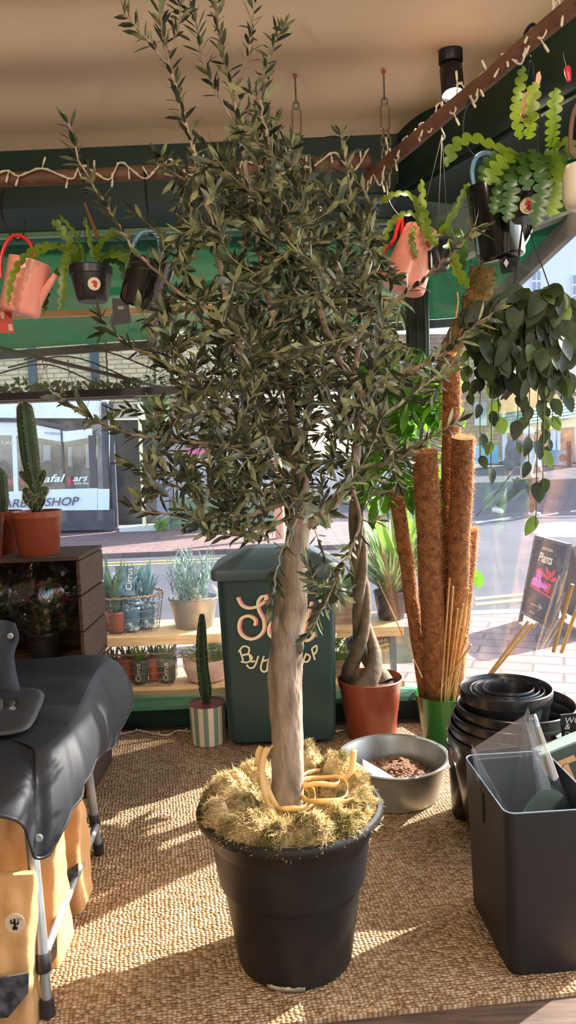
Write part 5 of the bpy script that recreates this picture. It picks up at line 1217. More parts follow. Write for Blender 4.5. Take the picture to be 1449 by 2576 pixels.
m = MB(); m.bar(aA+(aA-aB)*.12, aB, .03, .085); m.build('front_bar', GREYB, t)
m = MB(); m.bar((-2.05, 5.15, FZ+.24), aB, .04, .05); m.build('back_front_bar', DKGREEN, t)
m = MB(); m.box((-.9, 4.24, 2.79), (3.3, .16, .20)); m.build('cassette', mat('grey_cassette', srgb(104, 102, 94), .7, c2=srgb(78, 80, 74), vs=5), t, smooth=False)
m = MB(); m.slab([R(-.2, 2.45, .06), R(2.6, 2.45, .06), R(2.6, 2.45, .22), R(-.3, 2.45, .22)], (0, 0, .46)); m.build('side_cassette', mat('pale_cassette', srgb(150, 164, 158), .5), t, smooth=False)
ra, rb_ = at(-60, 862, 4.45), at(455, 985, 5.05)
m = MB(); m.tube([ra, rb_], .013, 8); o = m.build('plant_rail', DKGREEN, t)
m = MB()
for g in (.3, .42, .54, .66, .78, .9):
    p = ra.lerp(rb_, g); m.tube(spl([p+Vector((0, .01, .02)), p+Vector((0, -.02, .025)), p+Vector((0, -.02, -.02)), p+Vector((.0, .02, -.05)), p+Vector((.02, .02, -.035))], 3), .003, 5)
    for dx in (-.05, .05): m.tube([p+Vector((0, 0, -.05)), p+Vector((dx, 0, -.22))], .0014, 4)
m.build('rail_hooks', BLKMET, o)
m = MB()
for x0, x1, yy in ((60, 400, 905), (20, 330, 925), (-20, 260, 945)): m.tube(spl([at(x0, yy, 4.6), at((x0+x1)/2, yy-28, 4.6), at(x1, yy+30, 4.6)], 6), .005, 5)
m.build('cables', DKGREEN, t)
c = at(140, 1002, 4.7); t2 = thing('hanging_trough', 'long dark plant trough hung outside under the awning on the left', 'planter', c)
a, b = at(-80, 1000, 4.7), at(345, 1000, 4.7)
m = MB(); m.box(((a.x+b.x)/2, 4.7, c.z+.005), (b.x-a.x, .10, .05)); m.build('trough', BLACKPL, t2, smooth=False, bevel=.006)
m = MB(); m2_ = MB()
for i in range(420):
    x = U(a.x, b.x); h_ = .03+.05*max(0, noise.noise(Vector((x*6, 3, 0)))); p = Vector((x, 4.7+U(-.05, .05), c.z+.03+U(0, h_*1.6))); m.leaf(p, (U(-1, 1), U(-1, 1), U(0, 1)), rv(1), U(.03, .05), U(.015, .03), .2, k=3)
m.build('leaves', EPID, t2)
# ---- display shelf outside
zS = at(320, 1588, 4.35).z; zL = at(520, 1712, 4.35).z
xS0, xS1 = at(150, 1600, 4.3).x, at(1010, 1600, 4.3).x
t = thing('display_shelf', 'two tier wooden plant shelf standing outside the back window', 'shelf', ((xS0+xS1)/2, 4.4, GZ))
for z, nm in ((zS, 'upper_board'), (zL, 'lower_board')): m = MB(); m.box(((xS0+xS1)/2, 4.42, z-.028), (xS1-xS0, .42, .055)); m.build(nm, PINE, t, smooth=False, bevel=.004)
for x in (xS0+.05, xS1-.06):
    for y in (4.24, 4.60): m = MB(); m.box((x, y, (zS-.055+GZ)/2), (.035, .03, zS-.055-GZ)); m.build('leg', GREYB, t, smooth=False)
def wirebasket(c, r0, r1, h, lab, nv=22, sq=None):
    t = thing('wire_basket', lab, 'basket', c); c = Vector(c); m = MB()
    def ringp(f, a):
        r = r0+(r1-r0)*f
        if sq: x, y = r*math.cos(a), r*math.sin(a); k = max(abs(math.cos(a)), abs(math.sin(a))); return c+Vector((x/k*sq[0], y/k*sq[1], h*f))
        return c+Vector((r*math.cos(a), r*math.sin(a)*.72, h*f))
    for j in range(6):
        q = [ringp(j/5, a) for a in np.linspace(0, 2*PI, 41)]; m.tube(q, .0022, 5, cap=False)
    for k in range(nv): a = 2*PI*k/nv; m.tube([ringp(0, a), ringp(1, a)], .002, 5)
    for k in range(6): q = ringp(0, k*PI/6); m.tube([q, 2*c-q+Vector((0, 0, 0))], .002, 5)
    m.build('wires', WIRE, t)
    m = MB(); q = [ringp(1, a)+Vector((0, 0, .004*math.sin(a*26))) for a in np.linspace(0, 2*PI, 81)]; m.tube(q, .0065, 7, cap=False); m.build('rim', mat('jute_rim', srgb(120, 96, 72), .8), t)
    return t
def spiky(name, lab, base, rpot, hpot, n, L, W, leafm_, potm, up=1.0, grp=None, droop=.15, cat='plant', k=4, stem=0):
    b = Vector(base); t = thing(name, lab, cat, b, grp); m = MB(); m.lathe(potprof(rpot*.75, rpot, hpot, .006, .015, .003), b, 28); m.build('pot', potm, t)
    m = MB()
    for i in range(n):
        a = 2*PI*i*.382+U(-.2, .2); sp_ = U(.15, 1); p = b+Vector((rpot*.45*math.cos(a), rpot*.45*math.sin(a), hpot-.01+stem*U(0, 1)))
        d = Vector((math.cos(a)*sp_*.7, math.sin(a)*sp_*.55, up)); d.normalize(); m.leaf(p, d, Vector((-math.cos(a), -math.sin(a), .6)), L*U(.6, 1), W*U(.7, 1), droop*sp_, .3, k, .4)
    m.build('leaves', leafm_, t); return t
SNAKE = mat('snake_leaf', srgb(92, 122, 92), .4, c2=srgb(58, 84, 62), vs=18, transl=.15); BLUEG = mat('blue_green_leaf', srgb(96, 134, 140), .5, c2=srgb(66, 100, 112), vs=12, transl=.2); LAV = mat('lavender_leaf', srgb(136, 164, 158), .6, c2=srgb(104, 136, 128), vs=14, transl=.2); BRIGHT = mat('bright_leaf', srgb(120, 166, 62), .45, c2=srgb(84, 134, 50), vs=7, transl=.5)
BLUEPOT = mat('blue_patterned_pot', srgb(58, 96, 118), .4, c2=srgb(170, 190, 190), vs=34, vmin=.52, vmax=.6)
bc = at(315, 1585, 4.40); bc.z = zS
wirebasket(bc, .20, .235, .215, 'round wire basket of snake plants and blue potted plants on the outside shelf, upper tier')
for k, (dx, dy, lb) in enumerate([(-.12, -.02, 'snake plant in a terracotta pot at the left of the round wire basket'), (-.03, -.08, 'snake plant in a terracotta pot at the front of the round wire basket')]):
    spiky('potted_snake_plant', lb, bc+Vector((dx, dy, .01)), .062, .12, 15, .36, .042, SNAKE, TERRA, 1.3, 'plants in the round wire basket')
for k, (dx, dy, lb) in enumerate([(.05, -.06, 'pineapple plant in a blue patterned pot at the middle of the round wire basket'), (.13, -.0, 'pineapple plant in a blue patterned pot at the right of the round wire basket'), (.02, .08, 'blue potted plant at the back of the round wire basket')]):
    t = spiky('potted_pineapple', lb, bc+Vector((dx, dy, .01)), .06, .14, 34, .20, .028, BLUEG, BLUEPOT, 1.0, 'plants in the round wire basket', stem=.10)
m = MB(); q = bc+Vector((.045, -.14, .23))
m.slab([q+Vector((-.045, .0, .0)), q+Vector((.055, -.01, .0)), q+Vector((.06, -.01, .17)), q+Vector((-.05, 0, .17))], (0, .003, 0)); t = tag(m.build('plant_sleeve', mat('sleeve_print', srgb(44, 84, 112), .35, c2=srgb(120, 150, 160), vs=30), loc=q, smooth=False), 'blue printed plant sleeve with white lettering in the round wire basket', 'sleeve')
m = MB(); text_mb(m, 'Cirrus', q+Vector((.038, -.012, .03)), (.1, 0, 1), (-1, 0, 0), .05); m.build('lettering', WHITE, t, smooth=False)
zc = at(490, 1580, 4.42); zc.z = zS
t = thing('metal_bucket', 'grey zinc bucket of lavender on the outside shelf', 'bucket', zc)
m = MB(); m.lathe([(.105, 0), (.11, .004), (.142, .165), (.148, .17), (.148, .178), (.14, .178), (.108, .02), (0, .02)], zc, 44); m.build('body', mat('dull_zinc', srgb(140, 142, 142), .45, metal=.6, c2=srgb(112, 114, 114), vs=7), t)
m = MB(); m.tube(spl([zc+Vector((-.146, 0, .16)), zc+Vector((-.10, -.12, .185)), zc+Vector((.0, -.155, .18)), zc+Vector((.1, -.12, .185)), zc+Vector((.146, 0, .16))], 6), .003, 6); m.build('handle', WIRE, t)
for k, (dx, dy, lb) in enumerate([(-.06, -.03, 'lavender plant at the left of the zinc bucket'), (.05, -.02, 'lavender plant at the right of the zinc bucket'), (0, .05, 'lavender plant at the back of the zinc bucket')]):
    b = zc+Vector((dx, dy, .03)); t = thing('lavender_plant', lb, 'plant', b, 'lavender in the zinc bucket'); m = MB(); m.lathe(potprof(.04, .052, .13, .004, .012, .003), b, 24); m.build('pot', BLUEPOT, t)
    m = MB(); sm = MB()
    for i in range(26):
        a = U(0, 6.28); r = U(.005, .05); p = b+Vector((r*math.cos(a), r*math.sin(a), .12)); e = p+Vector((math.cos(a)*U(.01, .09), math.sin(a)*U(.01, .06), U(.12, .30))); sm.tube([p, e], .0018, 5)
        for j in range(9):
            q = p.lerp(e, j/8); a2 = U(0, 6.28); m.leaf(q, (math.cos(a2)*.5, math.sin(a2)*.5, .9), rv(1), U(.035, .055), .008, .1, k=3)
    m.build('leaves', LAV, t); sm.build('stalks', LAV, t)
bc = at(358, 1700, 4.40); bc.z = zL
wirebasket(bc, .10, .10, .19, 'square wire basket of small pots on the lower tier of the outside shelf', 30, (1.95, 1.2))
LAB = mat('dark_plant_label', srgb(74, 78, 66), .5); ORANGE = mat('orange_sleeve', srgb(206, 112, 60), .4, c2=srgb(190, 60, 50), vs=14)
for k, (dx, tx, mm_) in enumerate([(-.16, '', TERRA), (-.08, '', ORANGE), (.0, 'Cirrus', LAB), (.08, '', ORANGE), (.16, 'Cirrus', LAB)]):
    b = bc+Vector((dx, -.05+.05*(k % 2), .008)); t = spiky('small_potted_plant', ['leftmost small plant in the square wire basket', 'second small plant from the left in the square wire basket, orange sleeve', 'middle small plant in the square wire basket with a dark label', 'fourth small plant from the left in the square wire basket, orange sleeve', 'rightmost small plant in the square wire basket with a dark label'][k], b, .056, .135, 14, .12, .02, [SNAKE, EPID, BRIGHT, EPID, BRIGHT][k], mm_, 1.4, 'plants in the square wire basket')
    if tx: m = MB(); text_mb(m, tx, b+Vector((.012, -.0575, .016)), (0, 0, 1), (-1, 0, 0), .042); m.build('lettering', CREAM, t, smooth=False)
pc = at(520, 1690, 4.38); pc.z = zL; t = thing('planter', 'round pale pink planter of green leaves on the lower tier, left of the bin', 'plant', pc)
m = MB(); m.lathe([(.09, 0), (.11, .01), (.135, .08), (.138, .135), (.13, .135), (.12, .09), (0, .08)], pc, 44); m.build('pot', mat('pale_pink_glaze', srgb(208, 172, 156), .45), t)
m = MB()
for i in range(150): a = U(0, 6.28); r = .135*math.sqrt(U(0, 1)); m.leaf(pc+Vector((r*math.cos(a), r*math.sin(a), .12+U(0, .06))), Vector((math.cos(a), math.sin(a), U(0, 1))), (0, 0, 1), U(.03, .05), .022, .2, k=3)
m.build('leaves', BRIGHT, t)
# right of the bin
for (pxa, pxb, pb, z, h, lb, mm_, txt) in [(838, 900, 1580, zS, .155, 'weathered plant crate on the upper tier, right of the bin', CRATEL, ''), (838, 890, 1690, zL, .10, 'small lettered wooden plant crate on the lower tier, right of the bin', CRATEL, 'CORDIJVS')]:
    a, b = at(pxa, pb, 4.32), at(pxb, pb, 4.32); t = thing('plant_crate', lb, 'crate', ((a.x+b.x)/2, 4.40, z)); w_ = b.x-a.x
    for y, nm in ((4.32, 'front_panel'), (4.48, 'back_panel')): m = MB(); m.box(((a.x+b.x)/2, y, z+h/2+.001), (w_, .012, h)); m.build(nm, mm_, t, smooth=False)
    for x in (a.x, b.x): m = MB(); m.box((x, 4.40, z+h/2+.001), (.012, .16, h)); m.build('side_panel', mm_, t, smooth=False)
    m = MB(); m.box(((a.x+b.x)/2, 4.40, z+h*.6), (w_-.02, .14, .02)); m.build('soil', SOIL, t)
    m = MB()
    for i in range(110): m.leaf(((a.x+b.x)/2+U(-.5, .5)*w_, 4.40+U(-.07, .07), z+h+U(-.02, .10)), (U(-1, 1), U(-1, .5), U(.1, 1.2)), (0, 0, 1), U(.04, .07), U(.018, .03), .2, k=3)
    m.build('leaves', BRIGHT, t)
    if txt: m = MB(); text_mb(m, txt, (a.x+.006, 4.3135, z+.03), (1, 0, 0), (0, 0, 1), .034); m.build('lettering', mat('crate_print', srgb(96, 78, 60), .7), t, smooth=False)
gp = at(985, 1585, 4.42); gp.z = zS; GRASS = mat('fine_grass_leaf', srgb(116, 140, 84), .5, c2=srgb(74, 104, 56), vs=8, transl=.4)
spiky('potted_spider_plant', 'bushy grassy plant in a dark pot outside, behind the braided trunk', gp, .10, .17, 170, .46, .016, GRASS, BLACKPL, .8, None, .55, k=5)
spiky('potted_palm', 'broad leaved bright green plant outside beside the corner post', at(1010, 1585, 4.60).xy.to_3d()+Vector((0, 0, zS)), .09, .15, 22, .70, .07, BRIGHT, BLACKPL, 1.5, None, .2, k=5)
p = at(893, 1622, 4.2); m = MB(); m.sphere((p.x, 4.22, p.z), .052, 18, (1, .5, 1.15)); tag(m.build('dark_bowl', GLOSSBLK, loc=p), 'rounded black object showing beside the braided trunk', 'bowl')
p = at(1005, 1630, 4.3); m = MB(); m.box((p.x-.01, 4.40, p.z-.01), (.20, .012, .22)); tag(m.build('metal_sheet', ZINC, loc=p, smooth=False), 'grey metal sheet standing behind the drinks sign', 'sheet')
p = at(962, 1612, 4.3); t = thing('drinks_sign', 'yellow card sign reading DRINKS HERE behind the braided trunk', 'sign', p)
rd = Vector((1, 0, .18)).normalized(); ru = Vector((-.12, 0, 1)).normalized()
m = MB(); q = Vector((p.x, 4.30, p.z)); m.slab([q-rd*.06-ru*.065, q+rd*.055-ru*.065, q+rd*.055+ru*.065, q-rd*.06+ru*.065], (0, .003, 0)); m.build('card', mat('yellow_card', srgb(228, 200, 112), .6), t, smooth=False)
m = MB(); m.slab([q-rd*.062-ru*.018+Vector((0, -.002, 0)), q+rd*.06-ru*.018+Vector((0, -.002, 0)), q+rd*.06+ru*.026+Vector((0, -.002, 0)), q-rd*.062+ru*.026+Vector((0, -.002, 0))], (0, .0015, 0)); m.build('red_band', mat('dark_red', srgb(120, 34, 30), .5), t, smooth=False)
m = MB(); text_mb(m, 'DRINKS', q-rd*.056-ru*.010+Vector((0, -.003, 0)), rd, ru, .030); m.build('band_lettering', CREAM, t, smooth=False)
m = MB(); text_mb(m, 'HERE', q-rd*.010-ru*.050+Vector((0, -.002, 0)), rd, ru, .026); m.build('lettering', mat('dark_text', srgb(70, 60, 40), .6), t, smooth=False)
# hanging green pot outside
c = at(392, 998, 4.75); t = thing('hanging_green_pot', 'green tapered pot of foliage hanging outside under the awning', 'plant', c)
m = MB(); m.lathe([(.055, -.26), (.058, -.255), (.082, -.03), (.092, -.028), (.094, 0), (.088, 0), (.08, -.03), (0, -.03)], c, 36); m.build('pot', mat('green_pot', srgb(64, 120, 58), .5), t)
m = MB()
for i in range(120): a = U(0, 6.28); r = .10*math.sqrt(U(0, 1)); m.leaf(c+Vector((r*math.cos(a), r*math.sin(a), U(-.02, .12))), (math.cos(a), math.sin(a), U(-.2, .6)), (0, 0, 1), U(.05, .08), .03, .3, k=3)
m.build('leaves', EPID, t); m = MB(); m.slab([c+Vector((-.01, -.076, -.10)), c+Vector((.022, -.074, -.10)), c+Vector((.022, -.070, -.135)), c+Vector((-.01, -.071, -.135))], (0, .001, 0)); m.build('white_label', WHITE, t, smooth=False)
m = MB()
for dx in (-.09, .09): m.tube([c+Vector((dx, 0, -.01)), c+Vector((0, 0, .36))], .002, 5)
m.build('hanging_strand', STRING, t)
# hedge of plants along the outside bar
for k, px in enumerate((600, 690, 780)):
    spiky('kerbside_shrub', ['leftmost small bright shrub on the pavement behind the bin lid', 'middle small bright shrub on the pavement behind the bin lid', 'rightmost small bright shrub on the pavement behind the bin lid'][k], (at(px, 1420, 6.4).x, 6.4, GZ), .16, .22, 60, .34, .07, BRIGHT, BLACKPL, 1.1, 'shrubs on the pavement')
# ---- A-board
B0, B1 = fl(1309, 1562, GZ), fl(1388, 1606, GZ); wd = (B1-B0).normalized(); nn = Vector((wd.y, -wd.x, 0)); 
if nn.x > 0: nn = -nn
hh = at(1325, 1352, B0.y).z-GZ; T0, T1_ = B0-nn*.16+Vector((0, 0, hh)), B1-nn*.16+Vector((0, 0, hh))
t = thing('pavement_sign', 'black A shaped pavement sign reading Plants outside the right window', 'sign', (B0+B1)/2)
BLKB = mat('chalkboard_black', srgb(40, 40, 44), .7, c2=srgb(56, 56, 60), vs=14)
W_ = (B1-B0).length; upv = (T0-B0).normalized(); pn = wd.cross(upv); 
if pn.dot(nn) < 0: pn = -pn
m = MB(); m.slab([B0+upv*.07, B1+upv*.07, T1_, T0], -pn*.02); m.build('front_panel', BLKB, t, smooth=False)
m = MB(); q0, q1 = B0-nn*.42, B1-nn*.42; m.slab([q0+(T0-q0)*.08, q1+(T1_-q1)*.08, T1_-pn*.03, T0-pn*.03], -pn*.02); m.build('rear_panel', BLKB, t, smooth=False)
FRM = mat('worn_black_frame', srgb(58, 56, 54), .7, c2=srgb(96, 94, 90), vs=24)
for a, b, nm in ((B0, T0, 'frame_post'), (B1, T1_, 'frame_post'), (T0, T1_, 'top_rail'), (B0+upv*.09, B1+upv*.09, 'bottom_rail'), (q0, T0-pn*.03, 'frame_post'), (q1, T1_-pn*.03, 'frame_post')): m = MB(); m.bar(a, b, .035, .03); m.build(nm, FRM, t, smooth=False)
def bd(u, v, e=.004): return B0+wd*u*W_+upv*v*hh+pn*e
m = MB(); text_mb(m, 'Plants', bd(.20, .76), wd, upv, .115, .15, bold=.02); text_mb(m, 'alternative', bd(.26, .90), wd, upv, .05, .1); text_mb(m, 'blooms', bd(.24, .15), wd, upv, .035); m.build('lettering', CREAM, t, smooth=False)
m = MB(); m.bar(bd(.22, .255), bd(.58, .255), .006, .003); m.bar(bd(.58, .255), bd(.48, .285), .006, .003); m.bar(bd(.58, .255), bd(.48, .225), .006, .003); m.build('arrow', CREAM, t, smooth=False)
def polyb(m, pts, e=.004): m.slab([bd(u, v, e) for u, v in pts], pn*.002)
def ell(u, v, ru, rv_, a=0, n=14): return [(u+ru*math.cos(k*2*PI/n)*math.cos(a)-rv_*math.sin(k*2*PI/n)*math.sin(a), v+.5*(ru*math.cos(k*2*PI/n)*math.sin(a)+rv_*math.sin(k*2*PI/n)*math.cos(a))) for k in range(n)]
m = MB(); polyb(m, [(.10, .44), (.10, .465), (.80, .42), (.80, .395)]); polyb(m, [(.50, .56), (.54, .45), (.70, .44), (.74, .545)])
for u, v, a in ((.55, .675, 2.0), (.72, .675, 1.1), (.52, .615, 2.5), (.76, .615, .6), (.63, .64, 1.57)): polyb(m, ell(u, v, .105, .045, a))
polyb(m, [(.20, .615), (.23, .665), (.32, .688), (.41, .675), (.46, .635), (.45, .595), (.40, .60), (.38, .64), (.27, .645)]); m.build('red_figure', mat('sign_red', srgb(222, 44, 48), .5), t, smooth=False)
m = MB(); polyb(m, ell(.33, .605, .085, .10), .0065); polyb(m, [(.12, .47), (.16, .545), (.26, .575), (.40, .575), (.46, .535), (.62, .525), (.66, .50), (.60, .475), (.44, .475), (.42, .458)], .0065); m.build('pink_figure', mat('sign_pink', srgb(232, 104, 180), .5), t, smooth=False)
m = MB(); polyb(m, ell(.30, .615, .012, .012), .009); polyb(m, ell(.37, .612, .012, .012), .009); polyb(m, ell(.34, .575, .02, .006), .009); m.build('face_marks', BLKMET, t, smooth=False)
# ---- walking person
px0 = fl(1338, 1302, RZ2); PY = px0.y; S = 1.0
def pp_(x, y, d=0): return at(x, y, PY+d)
t = thing('person', 'person in a light top and cap striding over the road with a dark backpack', 'person', px0)
foot_r, foot_l = fl(1337, 1298, RZ2), pp_(1246, 1284, .1); foot_l.z = max(foot_l.z, RZ2+.06)
def skin_body():
    J = {}
    hip = pp_(1322, 1205); J['pel'] = (hip, .15, .12); J['sp'] = (pp_(1326, 1172), .14, .11); J['ch'] = (pp_(1330, 1138), .17, .12); J['nk'] = (pp_(1334, 1108), .06, .06); J['hd'] = (pp_(1331, 1092), .085, .10); J['ht'] = (pp_(1330, 1079), .08, .09)
    J['kR'] = (pp_(1342, 1250, -.05), .075, .075); J['aR'] = (foot_r+Vector((0, 0, .09)), .05, .05); J['tR'] = (foot_r+Vector((.14, -.10, .035)), .045, .035); J['hR'] = (pp_(1332, 1212, -.06), .10, .10)
    J['hL'] = (pp_(1314, 1212, .06), .10, .10); J['kL'] = (pp_(1286, 1242, .10), .075, .075); J['aL'] = (foot_l+Vector((0, 0, .06)), .05, .05); J['tL'] = (foot_l+Vector((.10, -.12, -.02)), .045, .035)
    J['sR'] = (pp_(1345, 1122, -.16), .065, .06); J['eR'] = (pp_(1352, 1152, -.22), .045, .045); J['wR'] = (pp_(1360, 1178, -.30), .032, .03); J['fR'] = (pp_(1364, 1186, -.33), .035, .025)
    J['sL'] = (pp_(1318, 1122, .16), .065, .06); J['eL'] = (pp_(1305, 1155, .2), .045, .045); J['wL'] = (pp_(1288, 1182, .18), .032, .03); J['fL'] = (pp_(1283, 1192, .18), .035, .025)
    E_ = [('pel', 'sp'), ('sp', 'ch'), ('ch', 'nk'), ('nk', 'hd'), ('hd', 'ht'), ('pel', 'hR'), ('hR', 'kR'), ('kR', 'aR'), ('aR', 'tR'), ('pel', 'hL'), ('hL', 'kL'), ('kL', 'aL'), ('aL', 'tL'), ('ch', 'sR'), ('sR', 'eR'), ('eR', 'wR'), ('wR', 'fR'), ('ch', 'sL'), ('sL', 'eL'), ('eL', 'wL'), ('wL', 'fL')]
    fing = []
    for hnd, wr in (('fR', 'wR'), ('fL', 'wL')):
        b = J[hnd][0]; d = (b-J[wr][0]).normalized(); u = Vector((0, 1, 0))
        for k in range(5):
            nm = hnd+str(k); o = u*(k-2)*.018; L = (.05, .075, .08, .075, .06)[k]
            J[nm+'a'] = (b+o+d*.04, .010, .010); J[nm+'b'] = (b+o*1.2+d*(.04+L), .008, .008); E_ += [(hnd, nm+'a'), (nm+'a', nm+'b')]
    return J, E_
def skin(name, m_, J, E_, par, keys=None, grow=1.0):
    ks = [k for k in J if keys is None or k in keys]; idx = {k: i for i, k in enumerate(ks)}
    me = bpy.data.meshes.new(name); o0 = OFF[par]; me.from_pydata([tuple(J[k][0]-o0) for k in ks], [(idx[a], idx[b]) for a, b in E_ if a in idx and b in idx], []); me.materials.append(m_)
    o = bpy.data.objects.new(name, me); col.objects.link(o); o.parent = par; OFF[o] = o0
    o.modifiers.new('skin', 'SKIN'); sk = me.skin_vertices[0].data
    for k in ks: sk[idx[k]].radius = (J[k][1]*grow, J[k][2]*grow)
    sk[0].use_root = True
    s_ = o.modifiers.new('sub', 'SUBSURF'); s_.levels = 2; s_.render_levels = 2
    return o
J, E_ = skin_body()
SKINM = mat('skin', srgb(196, 148, 122), .6)
skin('body', SKINM, J, E_, t)
skin('trousers', mat('dark_trousers', srgb(44, 44, 48), .9, c2=srgb(66, 66, 68), vs=6), J, E_, t, ('pel', 'hR', 'kR', 'aR', 'hL', 'kL', 'aL'), 1.25)
skin('top', mat('light_top', srgb(206, 202, 200), .8), J, E_, t, ('sp', 'pel', 'ch', 'sR', 'eR', 'wR', 'sL', 'eL', 'wL'), 1.22)
hd = J['hd'][0]
m = MB(); m.sphere(hd+Vector((0, 0, .055)), .125, 16, (1, 1, .75)); m.box(hd+Vector((.12, -.04, .05)), (.10, .12, .012)); m.build('cap', mat('cap_white', srgb(226, 228, 232), .8), t)
m = MB(); m.sphere(hd+Vector((.105, -.03, .0)), .016, 8, (1.2, .8, 1.3)); m.build('nose', SKINM, t)
m = MB(); m.box(hd+Vector((.098, -.04, -.055)), (.01, .05, .01)); m.build('mouth', mat('lips', srgb(160, 90, 84), .6), t)
m = MB()
for dy in (-.075, .01): m.sphere(hd+Vector((.10, dy, .025)), .010, 8)
m.build('eyes', BLKMET, t)
m = MB(); m.sphere(hd+Vector((-.01, -.095, 0)), .028, 8, (.8, .5, 1.2)); m.build('ear', SKINM, t)
m = MB(); m.sphere(pp_(1290, 1140, -.02), .22, 18, (.75, .85, 1.45)); m.sphere(pp_(1282, 1165, -.02), .17, 16, (.8, .9, 1.0)); m.sphere(pp_(1305, 1118, -.02), .1, 12)
t2 = tag(m.build('backpack', mat('backpack_grey', srgb(88, 94, 98), .8, c2=srgb(62, 64, 68), vs=5), loc=pp_(1290, 1150)), 'bulky grey backpack worn by the person on the road', 'backpack')
for f, kk in (('aR', 'tR'), ('aL', 'tL')):
    m = MB(); a, b = J[f][0], J[kk][0]; m.tube([a+Vector((-.04, .03, -.05)), (a+b)/2+Vector((0, 0, -.015)), b+Vector((.02, -.02, 0))], [.055, .06, .04], 12); m.build('shoe', mat('pale_shoe', srgb(214, 208, 196), .7), t)
m = MB(); m.tube([pp_(1284, 1196, .1), pp_(1240, 1250, .15), pp_(1198, 1298, .2)], .014, 8); tag(m.build('walking_stick', BLKMET, loc=pp_(1240, 1250)), 'thin dark stick trailing behind the walking person', 'stick')
# ---- barber shop and its neighbours
BY = 16.0
def bp(x, y, d=0.0): return at(x, y, BY+d)
def quad(m, pts, d=0.0, th=.06): m.slab([bp(x, y, d) for x, y in pts], (0, th, 0))
t = thing('barber_shop', 'barber shop front with lettered window and grey white panels across the street', 'building', bp(150, 1330))
STONE = brick_mat('pale_stone_brick', srgb(204, 184, 142), srgb(184, 164, 122), srgb(140, 122, 92), 1, .30, .10, .012, plane='XZ')
WHT = mat('white_render', srgb(240, 240, 238), .7, c2=srgb(224, 226, 228), vs=2); GREYD = mat('charcoal_paint', srgb(74, 74, 80), .6, c2=srgb(58, 58, 64), vs=3)
m = MB(); z1 = 8.0; a, b = bp(-420, 1020, .3), bp(272, 1020, .3); m.slab([(a.x, BY+.3, a.z), (b.x, BY+.3, a.z), (b.x, BY+.3, z1), (a.x, BY+.3, z1)], (0, .4, 0)); m.build('upper_wall', STONE, t, smooth=False)
for x0, x1 in ((-40, -20), (75, 95), (232, 252)):
    m = MB(); a, b = bp(x0, 1010, .2), bp(x1, 1010, .2); m.slab([(a.x, BY+.2, a.z), (b.x, BY+.2, a.z), (b.x, BY+.2, 6), (a.x, BY+.2, 6)], (0, .1, 0)); m.build('pilaster', mat('slate_blue_paint', srgb(34, 70, 78), .6), t, smooth=False)
m = MB(); quad(m, [(-400, 1350), (268, 1332), (268, 1010), (-400, 1010)], .5, .05); m.build('back_wall', mat('shop_interior', srgb(196, 194, 188), .8, c2=srgb(96, 96, 98), vs=1.6, det=8), t, smooth=False)
m = MB(); quad(m, [(-400, 1010), (250, 1008), (250, 1052), (-400, 1052)], .05, .2); m.build('white_band', WHT, t, smooth=False)
m = MB(); quad(m, [(-400, 1050), (60, 1062), (165, 1085), (230, 1078), (230, 1100), (160, 1112), (60, 1096), (-400, 1086)], 0, .1); f_ = m.build('fascia', WHT, t, smooth=False)
m = MB(); quad(m, [(-400, 1044), (60, 1052), (168, 1070), (168, 1078), (60, 1062), (-400, 1052)], -.06, .14); m.build('cornice', GREYD, t, smooth=False)
for x0, x1, y0, y1 in ((36, 46, 1095, 1290), (228, 246, 1095, 1288), (260, 276, 1015, 1290), (158, 162, 1078, 1215), (-60, -50, 1095, 1290)):
    m = MB(); quad(m, [(x0, y1), (x1, y1), (x1-6, y0), (x0-6, y0)], -.02, .08); m.build('window_post', WHT if x0 < 60 else GREYD, t, smooth=False)
for x0, x1, y0, y1 in ((105, 130, 1115, 1190), (168, 186, 1120, 1190), (212, 228, 1112, 1182), (52, 70, 1110, 1200)):
    m = MB(); quad(m, [(x0, y1), (x1, y1), (x1, y0), (x0, y0)], .4, .04); fr_ = m.build('mirror_frame', mat('dark_frame', srgb(96, 76, 60), .6), t, smooth=False)
    m = MB(); quad(m, [(x0+3, y1-4), (x1-3, y1-4), (x1-3, y0+4), (x0+3, y0+4)], .38, .015); m.build('mirror', mat('mirror', srgb(170, 184, 196), .2), fr_, smooth=False)
for x, y in ((148, 1150), (196, 1150), (120, 1190), (175, 1205), (10, 1190)):
    m = MB(); m.sphere(bp(x, y, .30), .14, 12, (1, .7, 2.0)); m.build('barber_chair', GREYD, t)
m = MB(); quad(m, [(-400, 1292), (245, 1286), (245, 1228), (110, 1232), (-400, 1262)], -.03, .05); m.build('lower_panel', mat('frosted_panel', srgb(222, 228, 230), .5), t, smooth=False)
m = MB(); quad(m, [(246, 1286), (275, 1284), (275, 1230), (246, 1230)], -.03, .05); m.build('lower_panel', mat('frosted_panel', srgb(222, 228, 230), .5), t, smooth=False)
m = MB(); quad(m, [(-400, 1345), (288, 1332), (288, 1283), (-400, 1291)], -.1, .3); m.build('stall_riser', GREYD, t, smooth=False)
gm = MB(); quad(gm, [(-400, 1290), (246, 1286), (246, 1095), (-400, 1095)], .02, .01); gm.build('glass', film('barber_glass', refl=.3, dust=.02), t, smooth=False)
